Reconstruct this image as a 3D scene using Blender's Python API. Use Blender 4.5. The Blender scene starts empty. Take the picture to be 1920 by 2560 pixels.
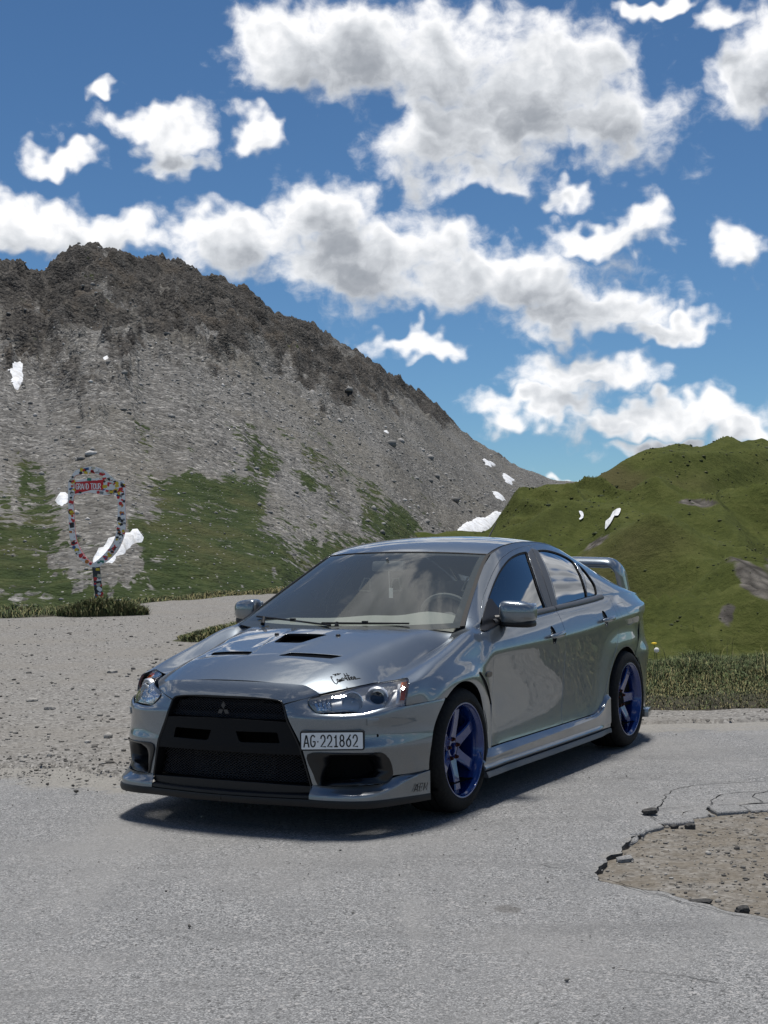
import bpy, bmesh, math, random, os
import numpy as np
from mathutils import Vector, Matrix, geometry
random.seed(7); RNG=np.random.default_rng(7)
R=math.radians
scene=bpy.context.scene; COL=scene.collection
# ------------------------------------------------------------------ camera, sky, sun, exposure
CAM_H=1.4196; PITCH=0.0200725; ROLL=-0.0155348; FPX=3701.05
cam=bpy.data.cameras.new('camera'); camo=bpy.data.objects.new('camera',cam); COL.objects.link(camo)
cam.sensor_fit='VERTICAL'; cam.sensor_height=24.0; cam.lens=24.0*FPX/2560; cam.clip_start=.1; cam.clip_end=20000
_f=Vector((0,math.cos(PITCH),math.sin(PITCH))); _u=Vector((0,-math.sin(PITCH),math.cos(PITCH))); _r=Vector((1,0,0))
_r,_u=_r*math.cos(ROLL)+_u*math.sin(ROLL), _u*math.cos(ROLL)-_r*math.sin(ROLL)
camo.matrix_world=Matrix(((_r.x,_u.x,-_f.x,0),(_r.y,_u.y,-_f.y,0),(_r.z,_u.z,-_f.z,CAM_H),(0,0,0,1)))
scene.camera=camo
SUN_EL=R(80); SUN_AZ=R(8)      # azimuth clockwise from +Y (view direction)
SUN_DIR=Vector((math.sin(SUN_AZ)*math.cos(SUN_EL),math.cos(SUN_AZ)*math.cos(SUN_EL),math.sin(SUN_EL)))
sun=bpy.data.lights.new('sun','SUN'); sun.energy=3.0; sun.angle=R(11); sun.color=(1,.955,.89)
suno=bpy.data.objects.new('sun',sun); COL.objects.link(suno); suno.rotation_euler=(-SUN_DIR).to_track_quat('-Z','Y').to_euler()
vs=scene.view_settings; vs.view_transform='Standard'; vs.look='None'; vs.exposure=.55; vs.gamma=1.0; vs.use_curve_mapping=False
# sky: Nishita plus procedural clouds in the world shader (directions only, all round)
world=bpy.data.worlds.new('World'); scene.world=world; world.use_nodes=True
SKY_S=.054; SKY_T=(.62,.88,1.05); CLOUD_S=.685
# cloud masses in the part of the sky in view: azimuth, elevation, half width, half height (degrees)
CLOUDS=[(-3.6,18.5,2.3,1.6),(-.6,18.5,3.6,1.9),(2.9,18.2,4.2,2.1),(6.4,17.2,3.9,2.2),(8.9,15.7,2.7,1.8),(3.9,15.3,4.6,1.5),(4.3,13.9,2.9,.9),(-13.6,11.9,2.6,1.0),(-9.9,11.6,2.9,1.0),(-5.9,11.6,3.2,1.35),(-2.4,12.6,2.4,1.35),(-.6,10.8,4.6,1.8),(4.0,10.0,4.6,1.4),(8.0,8.6,3.6,1.0),(11.3,7.9,2.3,.6),(1.3,7.6,2.0,.6),(7.9,6.2,2.9,.85),(6.3,5.2,3.6,.75),(10.6,4.6,4.0,.75),(10.7,3.3,1.6,.5),(13.8,4.1,1.6,.7),(-8.7,15.7,2.0,.85),(-8.1,14.7,1.3,.8),(-4.9,15.5,1.0,.85),(-12.1,14.3,1.5,.55),(-10.5,17.1,.7,.4),(8.3,11.3,1.9,.7),(10.2,11.9,1.2,1.0),(7.4,12.9,1.0,.8),(13.6,10.7,1.2,.9),(14.4,17.3,1.4,1.8),(13.0,18.7,1.2,.7),(10.8,19.6,1.5,.4),(7.1,2.3,.55,.28)]
def build_sky():
    nt=world.node_tree; N=nt.nodes; Lk=nt.links; N.clear()
    def nd(t,**k):
        n=N.new(t)
        for a,b in k.items(): setattr(n,a,b)
        return n
    def val(n,i,v):
        if isinstance(v,bpy.types.NodeSocket): Lk.new(v,n.inputs[i])
        else: n.inputs[i].default_value=v
    def M(op,a,b=0.0,c=None,clamp=False):
        n=nd('ShaderNodeMath',operation=op,use_clamp=clamp); val(n,0,a); val(n,1,b)
        if c is not None: val(n,2,c)
        return n.outputs[0]
    def V(op,a,b=(0,0,0),c=None,s=None):
        n=nd('ShaderNodeVectorMath',operation=op); val(n,0,a)
        if op=='SCALE': val(n,3,s)
        else: val(n,1,b)
        if c is not None: val(n,2,c)
        return n.outputs[1] if op in('DOT_PRODUCT','LENGTH','DISTANCE') else n.outputs[0]
    def remap(x,a,b,c=0.0,d=1.0):
        n=nd('ShaderNodeMapRange',interpolation_type='SMOOTHSTEP'); val(n,0,x); val(n,1,a); val(n,2,b); val(n,3,c); val(n,4,d); return n.outputs[0]
    def noise(vec,scale,detail,rough=.55,lac=2.1,out=0):
        n=nd('ShaderNodeTexNoise',noise_dimensions='2D'); val(n,'Vector',vec)
        for k,v in (('Scale',scale),('Detail',detail),('Roughness',rough),('Lacunarity',lac)): n.inputs[k].default_value=v
        return n.outputs[out]
    out=nd('ShaderNodeOutputWorld'); bg=nd('ShaderNodeBackground'); Lk.new(bg.outputs[0],out.inputs[0])
    sky=nd('ShaderNodeTexSky',sky_type='NISHITA'); sky.sun_disc=False; sky.sun_elevation=SUN_EL; sky.sun_rotation=SUN_AZ; sky.altitude=2400; sky.air_density=1.0; sky.dust_density=.0; sky.ozone_density=2.0
    d=nd('ShaderNodeTexCoord').outputs['Generated']
    sep=nd('ShaderNodeSeparateXYZ'); Lk.new(d,sep.inputs[0]); X,Y,Zc=sep.outputs
    az=M('MULTIPLY',M('ARCTAN2',X,Y),180/math.pi); el=M('MULTIPLY',M('ARCSINE',Zc),180/math.pi)
    cmb=nd('ShaderNodeCombineXYZ'); val(cmb,0,az); val(cmb,1,el); p=cmb.outputs[0]
    w1=V('SCALE',V('SUBTRACT',noise(p,.55,2.0,.6,2.2,1),(.5,.5,.5)),s=2.2)
    q=V('ADD',p,w1)
    def field(q,CL):
        s=None
        for (ca,ce,ra,re) in CL:
            v=V('MULTIPLY_ADD',q,(1/(1.12*ra),1/(1.12*re),0),(-ca/(1.12*ra),-ce/(1.12*re),0)); r2=V('DOT_PRODUCT',v,v); s=r2 if s is None else M('MINIMUM',s,r2)
        return M('POWER',2.718,M('MULTIPLY',s,-1.0))
    b1=field(q,CLOUDS); b2=field(V('ADD',q,(-.5,1.1,0)),[c for c in CLOUDS if c[2]*c[3]>.8])
    st=V('MULTIPLY_ADD',p,(1.0,1.3,0),V('SCALE',w1,s=.35))
    f1=noise(st,.36,7,.56,2.25); f2=noise(V('ADD',st,(-.25,.60,0)),.36,5,.54,2.25)
    # the rest of the sky: an open layer of cumulus with the same grain
    flat=nd('ShaderNodeCombineXYZ'); zz=M('ADD',M('MAXIMUM',Zc,0.0),.22); val(flat,0,M('DIVIDE',X,zz)); val(flat,1,M('DIVIDE',Y,zz))
    fg=noise(flat.outputs[0],1.25,4,.52,2.1); fg2=noise(V('ADD',flat.outputs[0],(.08,-.06,0)),1.25,3,.5,2.1)
    gen=remap(fg,.46,.70,0.0,1.0); gen2=remap(fg2,.46,.70,0.0,1.0)
    inw=M('MULTIPLY',remap(M('ABSOLUTE',az),17.0,24.0,1.0,0.0),remap(el,21.0,27.0,1.0,0.0))
    def mix(a,b): return M('MULTIPLY_ADD',M('SUBTRACT',b,a),inw,a)
    e1=mix(gen,b1); e2=mix(gen2,b2); na=mix(.75,1.15)
    dens=M('ADD',e1,M('MULTIPLY',M('SUBTRACT',f1,.5),na)); d2=M('ADD',e2,M('MULTIPLY',M('SUBTRACT',f2,.5),na))
    alpha=remap(dens,.30,.80,0.0,1.0)
    thick=remap(dens,.50,1.15,0.0,1.0)
    lit=M('ADD',M('MULTIPLY_ADD',thick,-.58,.94),M('MULTIPLY',M('SUBTRACT',dens,d2),.72))
    cc=nd('ShaderNodeValToRGB'); Lk.new(lit,cc.inputs[0])
    e=cc.color_ramp.elements; e[0].position=.10; e[0].color=(.22,.245,.285,1); e[1].position=1.0; e[1].color=(1.06,1.06,1.07,1)
    a=e.new(.42); a.color=(.40,.425,.465,1); b=e.new(.72); b.color=(.72,.745,.78,1)
    skyc=V('MULTIPLY',sky.outputs[0],tuple(SKY_S*k for k in SKY_T))
    mx=nd('ShaderNodeMix',data_type='RGBA'); val(mx,0,M('MULTIPLY',alpha,.985)); val(mx,6,skyc); val(mx,7,V('SCALE',cc.outputs[0],s=CLOUD_S))
    Lk.new(mx.outputs[2],bg.inputs[0]); bg.inputs[1].default_value=1.0
build_sky()
world.cycles.sampling_method='MANUAL'; world.cycles.sample_map_resolution=512
# ------------------------------------------------------------------ helpers
def link(o,parent=None):
    COL.objects.link(o)
    if parent: o.parent=parent
    return o
def tag(o,label=None,cat=None,group=None,kind=None):
    for k,v in (('label',label),('category',cat),('group',group),('kind',kind)):
        if v: o[k]=v
    return o
def empty(name,loc=(0,0,0),rz=0,parent=None):
    o=bpy.data.objects.new(name,None); o.location=loc; o.rotation_euler=(0,0,rz); o.empty_display_size=.2
    return link(o,parent)
def mesh(name,V,F,mat=None,parent=None,smooth=True,normals=None,sharp=None,loc=None):
    me=bpy.data.meshes.new(name); V=np.asarray(V,float)
    me.from_pydata([tuple(v) for v in V],[],[tuple(int(i) for i in f) for f in F]); me.validate(clean_customdata=False)
    if smooth: me.polygons.foreach_set('use_smooth',[True]*len(me.polygons))
    if smooth and normals is not None and len(normals)==len(me.vertices): me.normals_split_custom_set_from_vertices([tuple(n) for n in normals])
    elif smooth and sharp: 
        me.set_sharp_from_angle(angle=R(sharp))
    if mat: me.materials.append(MAT[mat] if isinstance(mat,str) else mat)
    o=bpy.data.objects.new(name,me)
    if loc is not None: o.location=loc
    return link(o,parent)
class MB:
    """collects shapes for ONE mesh"""
    def __init__(s): s.v=[]; s.f=[]
    def add(s,V,F):
        k=len(s.v); s.v.extend([tuple(map(float,p)) for p in V]); s.f.extend([tuple(int(i)+k for i in f) for f in F]); return s
    def box(s,c,d,rot=None,bev=0.0):
        if bev>0:
            bm=bmesh.new(); bmesh.ops.create_cube(bm,size=1); bmesh.ops.scale(bm,vec=d,verts=bm.verts); bmesh.ops.bevel(bm,geom=bm.edges[:],offset=min(bev,min(d)*.49),segments=2,profile=.6,affect='EDGES')
            V=[v.co.copy() for v in bm.verts]; F=[[v.index for v in f.verts] for f in bm.faces]; bm.free()
        else:
            x,y,z=[q/2 for q in d]; V=[Vector(p) for p in((-x,-y,-z),(x,-y,-z),(x,y,-z),(-x,y,-z),(-x,-y,z),(x,-y,z),(x,y,z),(-x,y,z))]
            F=[(3,2,1,0),(4,5,6,7),(0,1,5,4),(1,2,6,5),(2,3,7,6),(3,0,4,7)]
        if rot is not None: V=[rot@v for v in V]
        return s.add([v+Vector(c) for v in V],F)
    def lathe(s,prof,n=48,axis='x',c=(0,0,0),close=False):
        """profile [(r,h)] turned round an axis"""
        V=[];F=[];m=len(prof)
        for i in range(n):
            a=2*math.pi*i/n; ca,sa=math.cos(a),math.sin(a)
            for r,hh in prof:
                p={'x':(hh,r*ca,r*sa),'y':(r*sa,hh,r*ca),'z':(r*ca,r*sa,hh)}[axis]; V.append((p[0]+c[0],p[1]+c[1],p[2]+c[2]))
        for i in range(n):
            j=(i+1)%n
            for k in range(m-1 if not close else m):
                l=(k+1)%m; F.append((i*m+k,j*m+k,j*m+l,i*m+l))
        return s.add(V,F)
    def tube(s,pts,r,n=8,cap=True):
        pts=[Vector(p) for p in pts]; V=[];F=[]; m=len(pts); rr=r if hasattr(r,'__len__') else [r]*m
        up=None
        for i,p in enumerate(pts):
            t=(pts[min(i+1,m-1)]-pts[max(i-1,0)]).normalized()
            if up is None: up=Vector((0,0,1)) if abs(t.z)<.9 else Vector((1,0,0))
            a=t.cross(up).normalized(); b=a.cross(t).normalized(); up=b
            for k in range(n):
                q=2*math.pi*k/n; V.append(p+a*rr[i]*math.cos(q)+b*rr[i]*math.sin(q))
        for i in range(m-1):
            for k in range(n): l=(k+1)%n; F.append((i*n+k,i*n+l,(i+1)*n+l,(i+1)*n+k))
        if cap: F.append(tuple(range(n))[::-1]); F.append(tuple((m-1)*n+k for k in range(n)))
        return s.add(V,F)
    def prism(s,poly,h,mtx=None,taper=0.0):
        """2D polygon extruded along +z by h, then transformed"""
        n=len(poly); c=np.mean(np.array(poly),0); V=[Vector((p[0],p[1],0)) for p in poly]+[Vector((c[0]+(p[0]-c[0])*(1-taper),c[1]+(p[1]-c[1])*(1-taper),h)) for p in poly]
        if mtx is not None: V=[mtx@v for v in V]
        F=[tuple(range(n))[::-1],tuple(range(n,2*n))]+[(i,(i+1)%n,n+(i+1)%n,n+i) for i in range(n)]
        return s.add(V,F)
    def grid(s,G,flip=False,closeu=False):
        G=np.asarray(G); a,b=G.shape[:2]; F=[]
        for i in range(a if closeu else a-1):
            for j in range(b-1):
                q=(i*b+j,((i+1)%a)*b+j,((i+1)%a)*b+j+1,i*b+j+1); F.append(q[::-1] if flip else q)
        return s.add(G.reshape(-1,3),F)
    def mirror(s):
        n=len(s.v); s.v+= [(-x,y,z) for x,y,z in s.v]; s.f+=[tuple(n+i for i in f[::-1]) for f in s.f]; return s
    def flipped(s):
        m=MB(); m.v=[(-x,y,z) for x,y,z in s.v]; m.f=[f[::-1] for f in s.f]; return m
    def build(s,name,mat=None,parent=None,smooth=True,sharp=35,loc=None): return mesh(name,s.v,s.f,mat,parent,smooth,None,sharp,loc)
def resample(P,ds,closed=True):
    P=np.asarray(P,float)
    if closed: P=np.vstack([P,P[:1]])
    d=np.r_[0,np.cumsum(np.linalg.norm(np.diff(P,axis=0),axis=1))]
    k=np.r_[True,np.diff(d)>1e-9]; P=P[k]; d=d[k]
    n=max(3,int(round(d[-1]/ds))); t=np.linspace(0,d[-1],n+1)
    Q=np.stack([np.interp(t,d,P[:,i]) for i in range(P.shape[1])],1)
    return Q[:-1] if closed else Q
def crs(P,n=6,closed=False):
    """Catmull-Rom (centripetal-ish) through points, n per span"""
    P=np.asarray(P,float); m=len(P); out=[]
    for i in range(m if closed else m-1):
        p1,p2=P[i],P[(i+1)%m]; p0=P[i-1] if (closed or i>0) else 2*p1-p2; p3=P[(i+2)%m] if (closed or i<m-2) else 2*p2-p1
        for t in np.linspace(0,1,n,endpoint=False):
            a=.5*(2*p1+(p2-p0)*t+(2*p0-5*p1+4*p2-p3)*t*t+(3*p1-p0-3*p2+p3)*t**3); out.append(a)
    if not closed: out.append(P[-1])
    return np.array(out)
def inside(poly,pts):
    x,y=pts[:,0],pts[:,1]; c=np.zeros(len(pts),bool); n=len(poly); j=n-1
    for i in range(n):
        xi,yi=poly[i]; xj,yj=poly[j]
        if yi!=yj: c^=((yi>y)!=(yj>y))&(x<(xj-xi)*(y-yi)/(yj-yi)+xi)
        j=i
    return c
def segdist(poly,pts):
    d=np.full(len(pts),1e9); n=len(poly)
    for i in range(n):
        a=poly[i]; b=poly[(i+1)%n]; ab=b-a; L=ab@ab+1e-18; t=np.clip(((pts-a)@ab)/L,0,1); d=np.minimum(d,np.hypot(*(pts-a-t[:,None]*ab).T))
    return d
def area2(P): x,y=P[:,0],P[:,1]; return .5*np.sum(x*np.roll(y,-1)-np.roll(x,-1)*y)
def offset2(P,g):
    """move a closed 2D loop inwards by g"""
    s=1 if area2(P)>0 else -1
    a=P-np.roll(P,1,0); b=np.roll(P,-1,0)-P
    a/=np.linalg.norm(a,axis=1)[:,None]+1e-12; b/=np.linalg.norm(b,axis=1)[:,None]+1e-12
    t=a+b; L=np.linalg.norm(t,axis=1)[:,None]; t=np.where(L>1e-6,t/(L+1e-12),a); nrm=np.stack([-t[:,1],t[:,0]],1)*s
    k=1/np.clip(np.abs((nrm*np.stack([-a[:,1],a[:,0]],1)).sum(1)),.5,1)
    return P+nrm*g*k[:,None]
def cdt(loops,sp,jit=0.0,extra=None):
    """triangulate the area inside loops[0] minus the others, with a grid of inner points. returns verts2d, faces, loop index lists"""
    P=[];E=[];idx=[]
    for L in loops:
        k=len(P); P+= [tuple(p) for p in L]; n=len(L); E+=[(k+i,k+(i+1)%n) for i in range(n)]; idx.append(list(range(k,k+n)))
    a=np.array(loops[0]); lo=a.min(0); hi=a.max(0)
    gx=np.arange(lo[0]+sp*.5,hi[0],sp); gy=np.arange(lo[1]+sp*.5,hi[1],sp)
    if len(gx) and len(gy):
        G=np.stack(np.meshgrid(gx,gy),-1); G[1::2,:,0]+=sp*.5; G=G.reshape(-1,2)
        if jit: G=G+RNG.normal(0,sp*jit,G.shape)
        m=inside(a,G)
        for L in loops[1:]: m&=~inside(np.array(L),G)
        G=G[m]
        for L in loops:
            if len(G): G=G[segdist(np.array(L),G)>sp*.55]
        P+=[tuple(p) for p in G]
    if extra is not None: P+=[tuple(p) for p in extra]
    r=geometry.delaunay_2d_cdt([Vector(p) for p in P],E,[],1,1e-7)
    ov=r[3]; rev={}
    for i,l in enumerate(ov):
        for q in l: rev[q]=i
    V=np.array([tuple(v) for v in r[0]]); F=[tuple(f) for f in r[2]]
    C=np.array([V[list(f)].mean(0) for f in F]); m=inside(a,C)
    for L in loops[1:]: m&=~inside(np.array(L),C)
    return V,[f for f,k in zip(F,m) if k],[[rev[i] for i in L if i in rev] for L in idx]
def uvloop(S,P3,ds=.012,axes=(0,1,2),gap=0.0,smooth=0):
    """3D outline -> loop in metric uv of the sheet"""
    P3=np.asarray(P3,float); P3=resample(P3,ds)
    uv=S.inv(P3,axes)*np.array([S.su,S.sv])
    for _ in range(smooth): uv=.5*uv+.25*(np.roll(uv,1,0)+np.roll(uv,-1,0))
    if gap: uv=offset2(uv,gap)
    return uv
def panel_data(S,outer,holes=(),sp=.018,lift=0.0,flange=.014,outward=1):
    """trimmed sheet with a turned-in edge. outer/holes: metric uv loops"""
    loops=[outer]+list(holes)
    V2,F,idx=cdt(loops,sp)
    u,v=V2[:,0]/S.su,V2[:,1]/S.sv
    P=S(u,v); N=S.normal(u,v)*outward
    P=P+N*lift
    # face orientation
    f0=np.array(F); a,b,c=P[f0[:,0]],P[f0[:,1]],P[f0[:,2]]; fn=np.cross(b-a,c-a); s=(fn*N[f0[:,0]]).sum(1)
    F=[tuple(f) if q>0 else tuple(f[::-1]) for f,q in zip(F,s)]
    P=list(P); NN=list(N); 
    if flange:
        for li,L in enumerate(idx):
            n=len(L); l2=np.array(loops[li]); 
            if len(l2)!=n: l2=V2[L]
            ctr=offset2(l2,-.0012 if li==0 else .0012) if n>3 else l2
            e=S(ctr[:,0]/S.su,ctr[:,1]/S.sv)+N[L]*(lift-.0014)
            k=len(P); out=e-np.array([P[i] for i in L]); out/=np.linalg.norm(out,axis=1)[:,None]+1e-12
            P+=list(e); NN+=list((N[L]+out)/np.linalg.norm(N[L]+out,axis=1)[:,None])
            P+=list(e-N[L]*flange); NN+=list(out)
            P+=list(e-N[L]*.0002); NN+=list(out)
            for i in range(n):
                j=(i+1)%n; A,B=L[i],L[j]
                q1=(A,B,k+j,k+i); q2=(k+2*n+i,k+2*n+j,k+n+j,k+n+i)
                # orient towards outside
                def ori(q,nn):
                    pa,pb,pc=[np.array(P[w]) for w in q[:3]]; pd=np.array(P[q[3]])
                    return q if np.cross(pc-pa,pd-pb)@nn>0 else q[::-1]
                F.append(ori(q1,N[A]+out[i])); F.append(ori(q2,out[i]))
    return np.array(P),F,np.array(NN)
def panel(name,S,outer,holes=(),mat='paint',parent=None,both=False,sym=False,sp=.018,lift=0.0,flange=.014,outward=1):
    P,F,N=panel_data(S,outer,holes,sp,lift,flange,outward)
    mir=lambda: (P*np.array([-1,1,1]),[f[::-1] for f in F],N*np.array([-1,1,1]))
    if sym:
        p,f,n=mir(); k=len(P); return mesh(name,np.vstack([P,p]),F+[tuple(i+k for i in q) for q in f],mat,parent,True,np.vstack([N,n]))
    o=mesh(name,P,F,mat,parent,True,N)
    if both:
        p,f,n=mir(); pp=parent[1] if isinstance(parent,tuple) else parent
        return o,mesh(name,p,f,mat,pp,True,n)
    return o
MAT={}
def material(name,base=(.5,.5,.5),rough=.5,metal=0.0,coat=0.0,coat_r=.03,ior=1.5,spec=.5,trans=0.0,emit=None,alpha=1.0,nodes=None):
    m=bpy.data.materials.new(name); m.use_nodes=True; b=m.node_tree.nodes['Principled BSDF']
    I=b.inputs; I['Base Color'].default_value=(*base,1); I['Roughness'].default_value=rough; I['Metallic'].default_value=metal
    I['Coat Weight'].default_value=coat; I['Coat Roughness'].default_value=coat_r; I['IOR'].default_value=ior; I['Specular IOR Level'].default_value=spec; I['Transmission Weight'].default_value=trans
    if nodes: nodes(m,m.node_tree,b)
    MAT[name]=m; return m
class NT:
    """small node-building helper"""
    def __init__(s,nt): s.nt=nt
    def n(s,t,**k):
        q=s.nt.nodes.new(t)
        for a,b in k.items(): setattr(q,a,b)
        return q
    def set(s,n,i,v):
        if isinstance(v,bpy.types.NodeSocket): s.nt.links.new(v,n.inputs[i])
        else: n.inputs[i].default_value=v
    def coord(s,kind='Object'): return s.n('ShaderNodeTexCoord').outputs[kind]
    def geo(s,k='Position'): return s.n('ShaderNodeNewGeometry').outputs[k]
    def noise(s,vec,scale,detail=4,rough=.55,dist=0.0,out=0):
        q=s.n('ShaderNodeTexNoise'); s.set(q,'Vector',vec); s.set(q,'Scale',scale); s.set(q,'Detail',detail); s.set(q,'Roughness',rough); s.set(q,'Distortion',dist); return q.outputs[out]
    def voro(s,vec,scale,feature='F1',out=0,rand=1.0):
        q=s.n('ShaderNodeTexVoronoi',feature=feature); s.set(q,'Vector',vec); s.set(q,'Scale',scale); s.set(q,'Randomness',rand); return q.outputs[out]
    def math(s,op,a,b=0.0,c=None,clamp=False):
        q=s.n('ShaderNodeMath',operation=op,use_clamp=clamp); s.set(q,0,a); s.set(q,1,b)
        if c is not None: s.set(q,2,c)
        return q.outputs[0]
    def vmath(s,op,a,b=(0,0,0)):
        q=s.n('ShaderNodeVectorMath',operation=op); s.set(q,0,a)
        if op=='SCALE': s.set(q,3,b)
        else: s.set(q,1,b)
        return q.outputs[1] if op in('DOT_PRODUCT','LENGTH','DISTANCE') else q.outputs[0]
    def map(s,x,a,b,c=0.0,d=1.0,smooth=True):
        q=s.n('ShaderNodeMapRange',interpolation_type='SMOOTHSTEP' if smooth else 'LINEAR'); s.set(q,0,x); s.set(q,1,a); s.set(q,2,b); s.set(q,3,c); s.set(q,4,d); return q.outputs[0]
    def mix(s,f,a,b,blend='MIX'):
        q=s.n('ShaderNodeMix',data_type='RGBA',blend_type=blend); s.set(q,0,f); s.set(q,6,a if not isinstance(a,tuple) or len(a)==4 else (*a,1)); s.set(q,7,b if not isinstance(b,tuple) or len(b)==4 else (*b,1)); return q.outputs[2]
    def ramp(s,x,stops,interp='LINEAR'):
        q=s.n('ShaderNodeValToRGB'); s.set(q,0,x); e=q.color_ramp.elements; q.color_ramp.interpolation=interp
        while len(e)<len(stops): e.new(.5)
        for k,(p,c) in enumerate(stops): e[k].position=p; e[k].color=(*c,1) if len(c)==3 else c
        return q.outputs[0]
    def bump(s,h,strength=.5,dist=.01,normal=None):
        q=s.n('ShaderNodeBump'); s.set(q,'Height',h); s.set(q,'Strength',strength); s.set(q,'Distance',dist)
        if normal is not None: s.set(q,'Normal',normal)
        return q.outputs[0]
# ------------------------------------------------------------------ car materials
def _paint(m,nt,b):
    t=NT(nt); c=t.coord('Object')
    fl=t.voro(c,900.0,out=1); sepn=t.noise(c,420.0,2)
    col=t.mix(t.map(sepn,.3,.7,0,1),(.135,.158,.180),(.178,.201,.225)); sx=t.n('ShaderNodeSeparateXYZ'); nt.links.new(c,sx.inputs[0]); dn=t.math('MULTIPLY',t.map(sx.outputs[2],.55,.16,0,.34),t.map(t.noise(c,9.0,5,.65),.35,.7)); col=t.mix(dn,col,(.22,.205,.18)); nt.links.new(col,b.inputs['Base Color']); nt.links.new(t.math('ADD',.012,t.math('MULTIPLY',dn,.5)),b.inputs['Coat Roughness'])
    w=t.noise(c,7.0,2); nt.links.new(t.bump(w,.012,.02),b.inputs['Coat Normal'])
material('paint',(.12,.14,.15),.36,.80,1.0,.012,1.5,.5,nodes=_paint); MAT['paint'].node_tree.nodes['Principled BSDF'].inputs['Coat IOR'].default_value=1.8
material('gloss_black',(.005,.005,.006),.32,0,.15,.08,spec=.4)
material('satin_black',(.007,.007,.008),.45,spec=.35)
material('matt_black',(.0035,.0035,.0045),.6,spec=.22)
material('louvre_black',(.02,.02,.021),.75,spec=.2)
material('trim_grey',(.055,.057,.062),.45)
material('void_black',(.004,.004,.004),.9,spec=.1)
def _tyre(m,nt,b):
    t=NT(nt); c=t.coord('Object'); n=t.noise(c,60.0,4); nt.links.new(t.mix(t.map(n,.35,.7),(.0055,.0055,.006),(.012,.0118,.0115)),b.inputs['Base Color'])
    nt.links.new(t.bump(t.noise(c,220.0,3),.25,.002),b.inputs['Normal'])
material('tyre',(.01,.01,.01),.75,spec=.2,nodes=_tyre)
material('wheel_blue',(.002,.025,.155),.24,.4,1.0,.03)
material('nut_bronze',(.09,.028,.018),.45,.8)
material('brake_disc',(.35,.34,.33),.35,1.0)
material('brake_red',(.30,.012,.012),.35,0,.5)
material('chrome',(.86,.87,.88),.16,.85)
material('chrome_soft',(.72,.73,.74),.30,.7)
material('lamp_black',(.02,.02,.022),.28,0,.4)
material('lamp_bucket',(.66,.67,.68),.38,.2)
material('amber',(.95,.20,.03),.25,0,.3)
material('white_lens',(.85,.86,.87),.2,.1,.3)
material('tail_red',(.28,.006,.008),.12,0,.8)
material('seat_dark',(.16,.16,.162),.8)
material('dash_dark',(.27,.275,.265),.7)
material('seat_trim',(.8,.8,.78),.55)
material('plate_white',(.74,.74,.73),.38)
material('ink',(.008,.008,.009),.5)
material('sticker_white',(.72,.72,.70),.45)
material('fin_alu',(.12,.115,.105),.5,.4)
material('wire_black',(.035,.035,.04),.5)
def glassmat(name,tint,refl=1.0,body=(.02,.022,.022),tr=1.0,ior=1.52,k=2.0):
    m=bpy.data.materials.new(name); m.use_nodes=True; nt=m.node_tree; N=nt.nodes; N.clear(); t=NT(nt)
    o=t.n('ShaderNodeOutputMaterial'); tb=t.n('ShaderNodeBsdfTransparent'); tb.inputs[0].default_value=(*tint,1)
    gl=t.n('ShaderNodeBsdfGlossy'); gl.inputs['Roughness'].default_value=.004; gl.inputs[0].default_value=(1,1,1,1)
    df=t.n('ShaderNodeBsdfDiffuse'); df.inputs[0].default_value=(*body,1)
    fr=t.n('ShaderNodeFresnel'); fr.inputs[0].default_value=ior
    f=t.math('MULTIPLY',fr.outputs[0],k*refl,clamp=True)
    a=t.n('ShaderNodeMixShader'); a.inputs[0].default_value=tr; nt.links.new(df.outputs[0],a.inputs[1]); nt.links.new(tb.outputs[0],a.inputs[2])
    b=t.n('ShaderNodeMixShader'); nt.links.new(f,b.inputs[0]); nt.links.new(a.outputs[0],b.inputs[1]); nt.links.new(gl.outputs[0],b.inputs[2]); nt.links.new(b.outputs[0],o.inputs[0])
    MAT[name]=m; return m
glassmat('glass_front',(.90,.95,.92),.55,(.34,.375,.36),.89)
glassmat('glass_side',(.10,.11,.12),1.0,(.01,.01,.01),1.0,k=2.6)
glassmat('lamp_glass',(.93,.94,.95),.8)
# ------------------------------------------------------------------ noise for terrain shapes
class Perlin:
    def __init__(s,seed):
        g=np.random.default_rng(seed); s.p=np.tile(g.permutation(256),2); a=g.uniform(0,2*np.pi,256); s.g=np.stack([np.cos(a),np.sin(a)],1)
    def __call__(s,x,y):
        xi=np.floor(x).astype(int); yi=np.floor(y).astype(int); xf=x-xi; yf=y-yi; xi&=255; yi&=255
        f=lambda t: t*t*t*(t*(t*6-15)+10)
        def gr(i,j,a,b): h=s.p[(s.p[(xi+i)&255]+yi+j)&255]; return s.g[h,0]*a+s.g[h,1]*b
        u,v=f(xf),f(yf); n00=gr(0,0,xf,yf); n10=gr(1,0,xf-1,yf); n01=gr(0,1,xf,yf-1); n11=gr(1,1,xf-1,yf-1)
        return 1.4*((n00*(1-u)+n10*u)*(1-v)+(n01*(1-u)+n11*u)*v)
    def fbm(s,x,y,o=5,lac=2.03,g=.5,ridge=False):
        r=0;a=1;n=0
        for k in range(o):
            v=s(x+17.3*k,y-9.1*k); r=r+a*((1-np.abs(v)*2) if ridge else v); n+=a; a*=g; x=x*lac; y=y*lac
        return r/n
P1=Perlin(1);P2=Perlin(2);P3=Perlin(3)
def smst(a,b,x): t=np.clip((x-a)/(b-a),0,1); return t*t*(3-2*t)
def attr(o,name,vals):
    a=o.data.attributes.new(name,'FLOAT','POINT'); a.data.foreach_set('value',np.asarray(vals,np.float32).ravel())
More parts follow.
